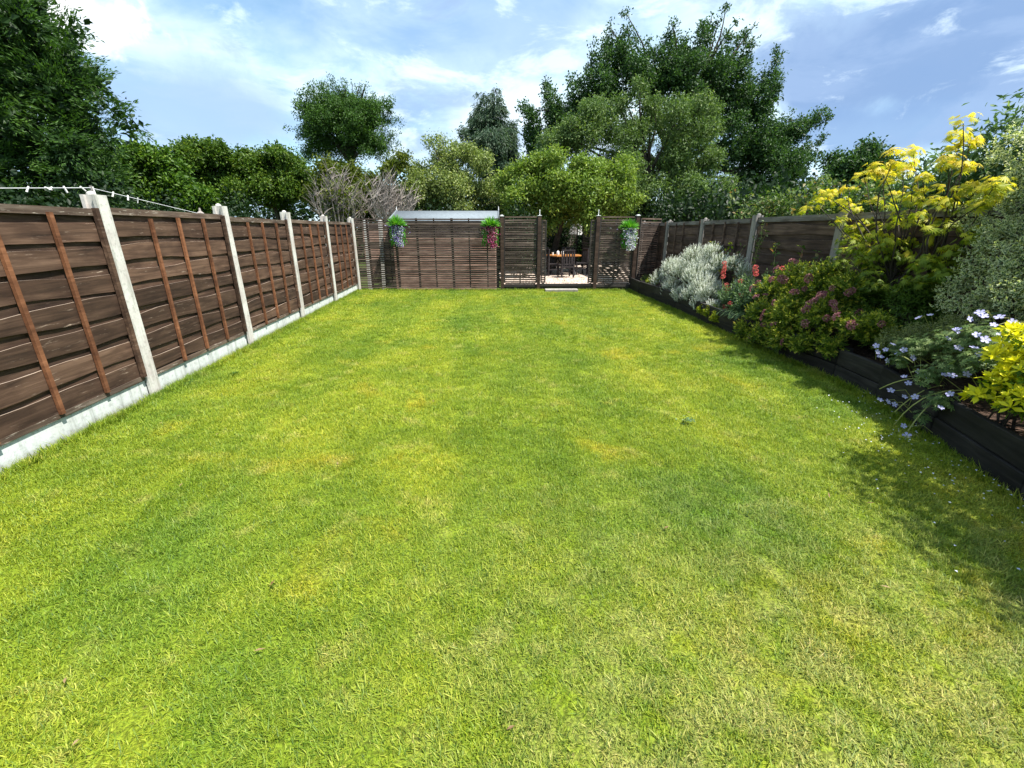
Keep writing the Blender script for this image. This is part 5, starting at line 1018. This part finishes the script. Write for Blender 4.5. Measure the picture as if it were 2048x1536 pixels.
# ------------------------------------------------------------------ plants in the bed
def shoot_pts(blobs, n, up=.4, inner=.72, wild=.35, zmin=-.35, tow=(-.25, -.3, 0)):
    B = np.array(blobs); w = B[:, 3] ** 2; bi = rng.choice(len(B), n, p=w / w.sum())
    d = rdir(n); d[:, 2] = np.where(d[:, 2] < zmin, -d[:, 2], d[:, 2]); d = nrm(d + np.array(tow))
    P = B[bi, :3] + d * (B[bi, 3] * rng.uniform(inner, 1.06, n))[:, None]
    S = nrm(d + rdir(n) * wild + np.array([0, 0, up]))
    return P, S
def shoots(LF, P, S, length, nl, ll, lw, ang=.9, v0=0., v1=.6, vr=.4, fold=.2, droop=0.):
    n = len(P)
    t = np.tile(np.linspace(0, 1, nl), n)
    Pr = np.repeat(P, nl, 0); Sr = np.repeat(S, nl, 0)
    A = nrm(np.cross(Sr, [.3, .2, 1.])); B = np.cross(Sr, A)
    phi = np.tile(np.arange(nl) * 2.4, n) + np.repeat(rng.uniform(0, 6.28, n), nl)
    rad_ = A * np.cos(phi)[:, None] + B * np.sin(phi)[:, None]
    an = ang * (1.15 - .75 * t)[:, None] + rng.normal(0, .12, (n * nl, 1))
    D = nrm(Sr * np.cos(an) + rad_ * np.sin(an) + np.array([0, 0, -droop]))
    N = nrm(Sr * np.sin(an) - rad_ * np.cos(an) + rdir(n * nl) * .15)
    base = Pr - Sr * (length * (1 - t))[:, None]
    L = ll * (1 - .35 * t) * rng.uniform(.75, 1.25, n * nl)
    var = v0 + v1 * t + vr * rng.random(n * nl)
    LF.add(leaves(base, D, N, L, L * (lw / ll), var, fold))
def rel(bl, b): return [(x - b[0], y - b[1], z - b[2], r) for x, y, z, r in bl]
def plant(name, label, cat, base, group=None): return thing(name, label, cat, base, 0, group)
def stems(t, bl, mat, n=14, r=.008, w=.08):
    mb = MB()
    for i in range(n):
        b = R.choice(bl); limb((R.uniform(-w, w), R.uniform(-w, w), -.02), (b[0], b[1], b[2]), r, r * .4, mb, .12, 4)
    mb.obj('stem', mat, t)

# silver shrub
def silver(label, base, bl, n):
    t = plant('silver_shrub', label, 'shrub', base); b = rel(bl, base)
    LF = Leafs()
    P, S = shoot_pts(b, n, up=.9, wild=.35)
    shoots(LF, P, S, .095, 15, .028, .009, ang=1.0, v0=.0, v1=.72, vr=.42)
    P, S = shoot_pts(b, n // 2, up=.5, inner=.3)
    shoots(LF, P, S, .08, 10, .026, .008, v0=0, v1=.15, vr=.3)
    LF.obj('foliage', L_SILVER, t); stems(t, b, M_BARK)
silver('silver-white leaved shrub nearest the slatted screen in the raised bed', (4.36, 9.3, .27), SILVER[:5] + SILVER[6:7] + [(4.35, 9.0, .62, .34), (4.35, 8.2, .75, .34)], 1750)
silver('silver-white leaved shrub spilling over the bed edge, just left of the coral flowers', (4.2, 8.0, .27), [SILVER[5], SILVER[7], SILVER[8], SILVER[9], (4.15, 7.7, .5, .3), (3.98, 7.9, .36, .2), (3.95, 7.5, .25, .18), (3.98, 8.35, .3, .18)], 1400)
t = plant('blue_grey_shrub', 'small blue-grey leaved shrub against the right fence behind the coral flowers', 'shrub', (4.45, 7.2, .27))
LF = Leafs(); P, S = shoot_pts(rel([SILVER[10], SILVER[11], (4.45, 7.0, .6, .22)], (4.45, 7.2, .27)), 380, up=.9)
shoots(LF, P, S, .1, 13, .03, .009, v0=-.1, v1=.6, vr=.4); LF.obj('foliage', L_SILVER, t); stems(t, [(0, 0, .5, .1)], M_BARK, 4)
# low plants at the far end of the bed
for x_, y_, m_, lab in ((4.35, 11.0, L_BRAM, 'low green seedling plants at the far end of the raised bed'), (4.3, 10.5, L_LIME, 'low yellow-green plant in the bed between the screen and the silver shrub')):
    t = plant('low_plant', lab, 'plant', (x_, y_, .27)); LF = Leafs()
    P, S = shoot_pts([(0, 0, .03, .16), (-.1, -.15, .02, .12), (.12, .2, .02, .14)], 110, up=.6); shoots(LF, P, S, .05, 7, .045, .022, v1=.4, vr=.6); LF.obj('foliage', m_, t)
# valerian with coral flower heads
def floret_ball(name, mat, r, n, flat=.8):
    LF = Leafs(); d = rdir(n); d[:, 2] = np.abs(d[:, 2]) if flat < .6 else d[:, 2]
    P = d * r * rng.uniform(.6, 1, (n, 1)) * [1, 1, flat]
    LF.add(leaves(P, nrm(d + rdir(n) * .8), d + rdir(n) * .4, r * .42, r * .36, rng.random(n)))
    return LF.mesh(name, mat)
VM = [floret_ball('flower_head', P_VAL, .036, 90) for _ in range(3)]
vb = [(4.12, 6.85, .42, .24), (4.12, 6.3, .5, .30), (4.2, 6.6, .62, .22), (4.2, 6.0, .62, .24), (4.0, 6.35, .25, .22), (3.98, 6.8, .2, .15), (4.3, 6.2, .8, .16)]
base = (4.15, 6.5, .27)
t = plant('valerian', 'green leafy plant with coral red flower heads between the silver and pink shrubs', 'flowering plant', base)
LF = Leafs(); P, S = shoot_pts(rel(vb, base), 620, up=.8, inner=.5)
shoots(LF, P, S, .14, 9, .065, .020, ang=1.1, v1=.5, vr=.5, droop=.12); LF.obj('foliage', L_VAL, t); stems(t, rel(vb, base), L_STEM, 10, .004)
mb = MB()
for x_, y_, z_, k in ((4.15, 7.18, .98, 5), (4.15, 7.02, .64, 4), (4.12, 6.80, .40, 4), (4.15, 6.36, .98, 2), (4.15, 6.33, .88, 1), (4.15, 5.93, .84, 1), (4.1, 6.50, .55, 1), (4.02, 6.35, .32, 1), (3.92, 6.42, .19, 3), (4.25, 5.75, .95, 1), (4.2, 5.85, 1.0, 1), (4.0, 6.75, .34, 2), (3.95, 6.15, .30, 1), (4.1, 6.6, .75, 1), (3.97, 6.55, .42, 1), (4.15, 6.1, .72, 1)):
    q = Vector((x_ - base[0], y_ - base[1], z_ - base[2]))
    mb.tube([(q.x * .5, q.y * .8, -.02), (q.x * .9, q.y, q.z * .6), tuple(q)], .0035, 4)
    for j in range(k):
        o = link('flower_head', R.choice(VM), t, (q.x + R.uniform(-.015, .015), q.y + R.uniform(-.025, .025), q.z - j * .055), (0, 0, R.uniform(0, 6)))
        s = R.uniform(.8, 1.1) * (1.05 if j else 1.0); o.scale = (s, s, s)
mb.obj('flower_stem', L_STEM, t, var=.5)
# lime ground cover and grassy leaves in front of it
t = plant('lime_plant', 'low yellow-green plant spilling over the bed edge onto the lawn below the coral flowers', 'plant', (3.93, 6.95, .2))
LF = Leafs(); P, S = shoot_pts([(0, 0, -.02, .15), (-.03, -.3, -.05, .15), (-.02, .25, -.02, .12)], 300, up=.1, tow=(-.5, -.2, .1)); shoots(LF, P, S, .07, 8, .045, .018, v1=.5, vr=.5, droop=.3); LF.obj('foliage', L_LIME, t)
t = plant('daylily_leaves', 'clump of arching strap leaves hanging over the bed edge beside the lime plant', 'plant', (3.95, 6.2, .28))
LF = Leafs()
for i in range(90):
    a = R.uniform(2.2, 5.2); L = R.uniform(.18, .38); p = np.array([R.uniform(-.05, .1), R.uniform(-.25, .25), 0.]); d = np.array([math.cos(a), math.sin(a) * .7, .9]); v = R.random()
    for k in range(5):
        d2 = d + np.array([0, 0, -.42 * k]); d2 /= np.linalg.norm(d2)
        LF.add(leaves(p[None], d2[None], np.array([[0., 0, 1]]) + d2 * .1, L / 3.6, .013, np.array([v]), .05)); p = p + d2 * L / 5
LF.obj('foliage', L_VAL, t)
# golden spiraea with pink heads
base = (4.1, 5.1, .27)
sb = [(x, y, z - .02, r * 1.02) for x, y, z, r in SPIRAEA] + [(4.2, 5.3, .6, .38), (4.2, 4.7, .6, .36), (3.80, 5.4, .15, .22), (3.76, 5.0, .2, .22), (3.76, 4.6, .24, .2), (3.8, 4.25, .3, .18), (3.82, 5.8, .12, .2), (4.0, 4.0, .5, .2), (3.85, 5.1, .42, .25), (3.88, 4.6, .5, .24)]
t = plant('spiraea', 'large mound of golden-green leaves dotted with rose pink flower heads', 'flowering shrub', base)
b = rel(sb, base); LF = Leafs()
P, S = shoot_pts(b, 2800, up=.30, wild=.65, inner=.6); shoots(LF, P, S, .11, 11, .050, .020, ang=1.15, v0=.02, v1=.5, vr=.45, droop=.12)
P, S = shoot_pts(b, 900, up=.2, inner=.3); shoots(LF, P, S, .10, 9, .042, .018, v0=0, v1=.15, vr=.3)
LF.obj('foliage', L_SPIR, t); stems(t, b, M_BARK, 18, .006)
SM = [floret_ball('flower_head', P_SPIR, .042, 110, .45) for _ in range(3)]
C = np.array([q[:3] for q in b]); RR = np.array([q[3] for q in b])
for x_, y_, z_ in SPIRAEA_FLOWERS + [(4.0 + R.uniform(-.15, .15), R.uniform(4.2, 6.0), R.uniform(.5, 1.0)) for _ in range(12)]:
    q = np.array([x_ - base[0], y_ - base[1], z_ - base[2]])
    dd = np.linalg.norm(C - q, axis=1) / RR; k = int(dd.argmin())
    v = q - C[k]; v[0] -= .05; v[1] -= .08; v[2] = max(v[2], -.02) + .03; q = C[k] + v / (np.linalg.norm(v) + 1e-6) * RR[k] * 1.10
    vv = Vector(v).normalized()
    s = R.uniform(.65, 1.15)
    o = link('flower_head', R.choice(SM), t, tuple(q), vv.to_track_quat('Z', 'Y').to_euler()); o.scale = (s, s, s)

# golden japanese maple
base = (4.36, 4.15, .27)
t = plant('golden_maple', 'golden yellow Japanese maple with drooping fingered leaves in the raised bed', 'tree', base)
mb = MB()
P0 = [Vector((x - base[0], y - base[1], z - base[2])) for x, y, z in PADS]
forks = [Vector((-.05, .05, .75)), Vector((.06, -.12, .80)), Vector((.02, .22, .72))]
for i, f in enumerate(forks): mb.tube([(.02 * i, .03 * i, -.05), tuple(f * .5 + Vector((.03, -.02 * i, 0))), tuple(f)], [.032, .026, .02], 7, False)
for p in P0:
    f = min(forks, key=lambda f: (f.xy - p.xy).length); L = (p - f).length
    if p.z < .65: f = f * .7
    limb(f, p + Vector((0, 0, -.03)), .0105, .003, mb, .12, 5, 6)
mb.obj('trunk', M_BARK, t, smooth=True)
LF = Leafs()
def palmate(LF, C, Nn, size, var, droop=.5, fingers=7, w=.20, spread_=2.3):
    """each leaf = fingers radiating from one point, hanging outwards"""
    n = len(C)
    A = nrm(np.cross(Nn, rdir(n))); B = np.cross(Nn, A)
    for f in range(fingers):
        a = (f / (fingers - 1) - .5) * spread_ * (1 if spread_ < 5 else 1)
        D = nrm(A * math.cos(a) + B * math.sin(a) + np.array([0, 0, -droop]))
        L = size * (1 - .38 * abs(f / (fingers - 1) - .5) * 2)
        LF.add(leaves(C, D, Nn, L, L * w, var + rng.normal(0, .04, n), .08, .5))
allp = [(p, R.uniform(.10, .145)) for p in P0] + [(p + Vector((R.uniform(-.14, .14), R.uniform(-.16, .16), R.uniform(-.12, .02))), R.uniform(.07, .12)) for p in P0]
allp += [(Vector((R.uniform(-.2, .15), R.uniform(-.5, .8), R.uniform(.45, 1.25))), .17) for _ in range(26)]
for p, r in allp:
    k = int(30 * (r / .15) ** 2)
    d = rdir(k) * [1, 1, .42]
    C_ = np.array(p) + d * r * rng.uniform(.4, 1.05, (k, 1))
    N_ = nrm(d * .7 + [0, 0, .8] + rdir(k) * .3)
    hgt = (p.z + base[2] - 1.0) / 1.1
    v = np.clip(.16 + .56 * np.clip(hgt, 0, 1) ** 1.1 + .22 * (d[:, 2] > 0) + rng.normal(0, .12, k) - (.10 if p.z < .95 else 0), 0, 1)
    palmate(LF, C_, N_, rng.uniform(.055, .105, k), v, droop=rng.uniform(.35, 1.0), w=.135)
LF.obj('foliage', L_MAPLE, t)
# spiky top shoot of the maple
# cream-edged evergreen at the right edge
base = (4.3, 3.3, .27)
t = plant('variegated_shrub', 'large cream-edged variegated evergreen at the right edge behind the blue flowers', 'shrub', base)
vb = [(x, y, z, r * 1.05) for x, y, z, r in VARIEGATED] + [(4.3, y, z, .34) for y, z in ((2.8, .8), (2.8, 1.3), (2.9, 1.75), (3.3, .7), (3.4, 1.55), (2.5, 1.1), (2.5, 1.6), (2.9, 2.1), (3.25, 1.95))] + [(4.25, 2.1, 1.0, .35), (4.2, 2.2, 1.5, .3), (4.35, 2.6, 2.0, .3)]
vb = [(x + .30 * (z > 1.45), y + .1 * (z > 1.45), z, r) for x, y, z, r in vb] + [(4.55, 3.65, 1.45, .28), (4.62, 3.5, 1.85, .28), (4.55, 3.1, 1.35, .3), (4.62, 3.75, 2.1, .24), (4.6, 3.3, 2.15, .28), (4.6, 3.9, 1.6, .22)]
b = rel(vb, base); LF = Leafs()
P, S = shoot_pts(b, 3600, up=.5, wild=.4, zmin=-.6); shoots(LF, P, S, .085, 9, .042, .022, ang=1.2, v1=.45, vr=.55, fold=.15)
P, S = shoot_pts(b, 900, up=.2, inner=.4); shoots(LF, P, S, .08, 9, .032, .017, v1=.2, vr=.3)
LF.obj('foliage', L_VARI, t); stems(t, b, M_BARK, 14, .012)
base = (4.25, 4.15, .27)
t = plant('dark_fern_shrub', 'dark green leafy undergrowth between the spiraea and the maple trunk', 'shrub', base)
b = rel([(4.2, 4.3, .5, .28), (4.15, 4.0, .45, .24), (4.3, 4.5, .75, .28), (4.3, 4.0, .8, .26), (4.3, 3.75, .6, .22), (4.05, 3.85, .4, .18), (4.4, 4.8, .8, .28)], base); LF = Leafs()
P, S = shoot_pts(b, 900, up=.3); shoots(LF, P, S, .16, 12, .06, .014, ang=1.2, v1=.4, vr=.4, droop=.2)
LF.obj('foliage', L_ROW, t); stems(t, b, M_BARK, 8, .006)
base = (3.85, 3.45, .27)
t = plant('variegated_shrub', 'small low cream-edged evergreen between the maple trunk and the blue flowers', 'shrub', base)
b = rel([(3.82, 3.6, .50, .16), (3.80, 3.4, .48, .15), (3.9, 3.5, .6, .14), (3.88, 3.15, .62, .18), (3.8, 3.05, .52, .14), (3.95, 3.3, .7, .13)], base); LF = Leafs()
P, S = shoot_pts(b, 1100, up=.5); shoots(LF, P, S, .06, 9, .022, .012, ang=1.2, v1=.45, vr=.55)
LF.obj('foliage', L_VARI2, t); stems(t, b, M_BARK, 8, .006)
t = plant('dark_strap_leaf', 'single broad grey-green strap leaf sticking out of the variegated shrub', 'plant', (4.0, 3.2, .85))
LF = Leafs(); LF.add(leaves(np.array([[0., 0, 0]]), np.array([[-.15, -.6, .12]]), np.array([[-.4, 0, 1.]]), .42, .05, np.array([.6]), .05)); LF.obj('leaf', L_VAL, t)

# blue cranesbill
base = (3.68, 3.0, .30)
t = plant('cranesbill', 'sprawling cranesbill with violet-blue five-petalled flowers hanging over the bed edge', 'flowering plant', base)
gb_ = [(x, y, z, r * 1.15) for x, y, z, r in GERANIUM_LEAVES] + [(3.72, 2.75, .62, .16), (3.75, 2.6, .66, .15), (3.6, 3.3, .42, .09)]
b = rel(gb_, base); LF = Leafs()
P, S = shoot_pts(b, 1500, up=.9, inner=.3, wild=.5)
palmate(LF, P, S, rng.uniform(.022, .045, len(P)), rng.random(len(P)) * .8 + .2, droop=.12, fingers=7, w=.30, spread_=5.2)
LF.obj('foliage', L_GER, t)
mb = MB()
for x_, y_, z_ in GERANIUM_FLOWERS:
    q = Vector((x_ - base[0], y_ - base[1], z_ - base[2]))
    c = q + Vector((R.uniform(.05, .22), R.uniform(-.16, .16), -R.uniform(.04, .14)))
    m_ = c.lerp(q, .6) + Vector((0, R.uniform(-.04, .04), .05))
    mb.tube([c, m_, q + Vector((0, 0, -.004))], [.0032, .0026, .0016], 4, False)
for (a0, a1, a2) in (((3.70, 3.1, .34), (3.42, 3.05, .40), (3.40, 3.22, .22)), ((3.66, 2.95, .34), (3.40, 2.9, .36), (3.36, 3.0, .10)), ((3.66, 2.75, .36), (3.30, 2.8, .42), (3.28, 2.9, .04)), ((3.7, 3.3, .38), (3.5, 3.3, .55), (3.52, 3.12, .48)), ((3.62, 2.85, .34), (3.33, 2.75, .33), (3.25, 2.76, .05))):
    v = [Vector(a) - Vector(base) for a in (a0, a1, a2)]
    mb.tube([v[0] * (1 - s) ** 2 + v[1] * 2 * s * (1 - s) + v[2] * s * s for s in [i / 7 for i in range(8)]], .0042, 5, False)
mb.obj('stem', L_STEM, t, var=.5)
def petal_flower():
    V = []; F = []; var = []
    n = 5
    for k in range(n):
        a = k * 2 * math.pi / n; c, s = math.cos(a), math.sin(a)
        def P_(r, w, z): return (r * c - w * s, r * s + w * c, z)
        i = len(V)
        V += [P_(.001, 0, 0), P_(.010, -.0062, .003), P_(.0185, -.0075, .0045), P_(.0225, 0, .0038), P_(.0185, .0075, .0045), P_(.010, .0062, .003)]
        F += [(i, i + 1, i + 2), (i, i + 2, i + 3), (i, i + 3, i + 4), (i, i + 4, i + 5)]
        var += [1.0, .6, .4, .35, .4, .6]
    return npmesh('flower', V, F, P_GER, {'var': var})
GF = petal_flower()
for x_, y_, z_ in GERANIUM_FLOWERS:
    e = Euler((R.uniform(.1, 1.1), R.uniform(-.7, .1), R.uniform(-.8, .6)))
    o = link('flower', GF, t, (x_ - base[0] - .02, y_ - base[1], z_ - base[2]), e)
    s = R.uniform(1.0, 1.45); o.scale = (s, s, s)

# golden choisya
base = (3.42, 2.35, .27)
t = plant('golden_choisya', 'bright yellow-leaved shrub at the right edge hanging over the bed', 'shrub', base)
def rosette(seed):
    r = np.random.default_rng(seed); LF = Leafs()
    n = 9; a = np.arange(n) * 2.4; el = np.linspace(.05, 1.2, n)
    D = np.c_[np.cos(a) * np.cos(el), np.sin(a) * np.cos(el), np.sin(el)]
    N = np.c_[-np.cos(a) * np.sin(el), -np.sin(a) * np.sin(el), np.cos(el)]
    LF.add(leaves(np.zeros((n, 3)), D, N, np.linspace(.062, .036, n), np.linspace(.025, .015, n), np.linspace(.25, .9, n) + r.normal(0, .08, n), .14, .55))
    return LF.mesh('leaf_rosette', L_CHOI)
CM = [rosette(i) for i in range(5)]
cbl = [(x, y, z, r * 1.08) for x, y, z, r in CHOISYA] + [(3.5, 2.3, .6, .2), (3.55, 2.2, .75, .2), (3.4, 2.05, .55, .18), (3.5, 1.9, .7, .22), (3.45, 1.7, .55, .2)]
b = rel(cbl, base)
P, S = shoot_pts(b, 300, up=.55, inner=.8, zmin=-.5)
for p_, s_ in zip(P, S):
    o = link('leaf_rosette', R.choice(CM), t, tuple(p_), Vector(s_).to_track_quat('Z', 'Y').to_euler()); k = R.uniform(1.0, 1.5); o.scale = (k, k, k)
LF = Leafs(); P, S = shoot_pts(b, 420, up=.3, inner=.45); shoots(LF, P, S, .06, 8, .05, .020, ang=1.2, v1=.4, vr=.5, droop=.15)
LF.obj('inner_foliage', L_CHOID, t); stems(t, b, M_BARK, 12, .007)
# plants further along the bed beside the camera
t = plant('leafy_shrub', 'tall green shrub in the bed beside the camera, just outside the right edge', 'shrub', (3.65, .55, .27))
LF = Leafs(); crown(LF, [(-.22, -.9 + .42 * i_, .5 + .33 * j_, .36) for i_ in range(4) for j_ in range(5)] + [(-.28, 1.2, .8, .3), (-.26, 1.45, .85, .26), (-.26, 1.45, 1.15, .26), (-.28, 1.1, 1.2, .3), (-.2, 1.2, 1.5, .28)] + [(0, -.9 + .5 * i_, .6 + .4 * j_, .4) for i_ in range(4) for j_ in range(5)], 26000, .05, clump=8); LF.obj('foliage', L_GER, t)
mb = MB(); [limb((0, 0, -.05), (0, y_, .8), .02, .008, mb) for y_ in (-.9, -.3, .2)]; mb.obj('stem', M_BARK, t)

# climbers on the right fence
def sprig(name, label, base, tips, mat, ll, lw, n, r=.004):
    t = plant(name, label, 'climber', base); mb = MB(); LF = Leafs()
    for tp in tips:
        pts = limb((0, 0, 0), (tp[0] - base[0], tp[1] - base[1], tp[2] - base[2]), r, r * .5, mb, .15, 4, 8)
        for p in pts[2:]:
            LF.add(leaves(np.tile(np.array(p), (n, 1)) + rng.normal(0, .018, (n, 3)), rdir(n) + [-.3, -.2, 0], rdir(n) * .6 + [-.3, 0, .8], rng.uniform(.7, 1.2, n) * ll, lw, rng.random(n)))
    mb.obj('stem', L_STEM, t, var=.3); LF.obj('foliage', mat, t)
sprig('honeysuckle', 'leafy climber growing up the right fence beside its second nearest post', (4.6, 7.15, .27), [(4.62, 7.05, 1.60), (4.58, 6.9, 1.45), (4.6, 7.2, 1.35), (4.6, 7.5, 1.2)], L_BRAM, .06, .032, 5)
sprig('rose_shoot', 'long arching shoot with broad leaves in front of the bare fence panel', (4.5, 6.0, .4), [(4.5, 6.45, 1.30), (4.48, 5.9, 1.24), (4.5, 5.65, 1.20)], L_BRAM, .075, .045, 4)
sprig('leafy_shoot', 'pale green broad-leaved shoots rising behind the silver shrub', (4.55, 8.2, .5), [(4.55, 8.42, 1.27), (4.5, 8.1, 1.22), (4.55, 7.75, 1.24), (4.5, 7.6, 1.05)], L_LIME, .075, .042, 4)
sprig('fence_top_shoot', 'long shoot reaching up from behind the right fence', (5.6, 9.0, 1.4), [(5.5, 9.6, 2.28), (5.5, 9.0, 2.15)], L_BRAM, .09, .045, 4)

# ------------------------------------------------------------------ hanging baskets of artificial flowers
def basket(label, x, z, petals, seed, pinkish=False):
    y = on_screen(x) - .13
    t = thing('hanging_flower_basket', label, 'flower basket', (x, y, z), 0, 'artificial flower baskets on the slatted screens')
    MB().lathe([(.02, -.13), (.07, -.10), (.10, 0)], 10).obj('basket', M_CHAIR, t)
    MB().tube([(0, .12, .10), (0, .05, .13), (0, 0, .0)], .005, 5).obj('hook', M_DARKHOLE, t)
    LF = Leafs(); n = 420
    d = rdir(n); d[:, 2] = np.abs(d[:, 2]) * .9 + .05; d = nrm(d * [1.1, .7, 1.])
    LF.add(leaves(d * .05, d + [0, 0, -.1], rdir(n) * .4 + [0, -.4, 1.], rng.uniform(.13, .25, n), .020, rng.random(n), .1))
    n = 260; a = rng.uniform(-1, 1, n); zz_ = -rng.random(n) * .38
    LF.add(leaves(np.c_[a * .19, rng.uniform(-.08, .03, n), zz_], rdir(n) * .5 + [0, -.1, -1.], rdir(n) + [0, -1, 0], rng.uniform(.08, .16, n), .02, rng.random(n) * .7, .1))
    LF.obj('fern_foliage', L_FERN, t)
    LF = Leafs(); n = 900; u = rng.random(n) ** .8
    wd = .155 * (1 - u * .55)
    C_ = np.c_[rng.normal(0, 1, n) * wd * .6 + .05 * u, -.05 - rng.random(n) * .09, .02 - u * .52]
    LF.add(leaves(C_, rdir(n), rdir(n) + [0, -1.2, .2], rng.uniform(.022, .04, n), .026, rng.random(n), .1))
    LF.obj('blossom', petals, t)['kind'] = 'stuff'
basket('flower basket with purple and white trailing flowers at the left end of the shed roof', -1.87, 1.60, P_PURPLE, 1)
basket('flower basket with magenta and pink trailing flowers left of the patio opening', .45, 1.58, P_PINK, 2)
basket('flower basket with white and lilac trailing flowers right of the patio opening', 3.90, 1.52, P_WHITE, 3)
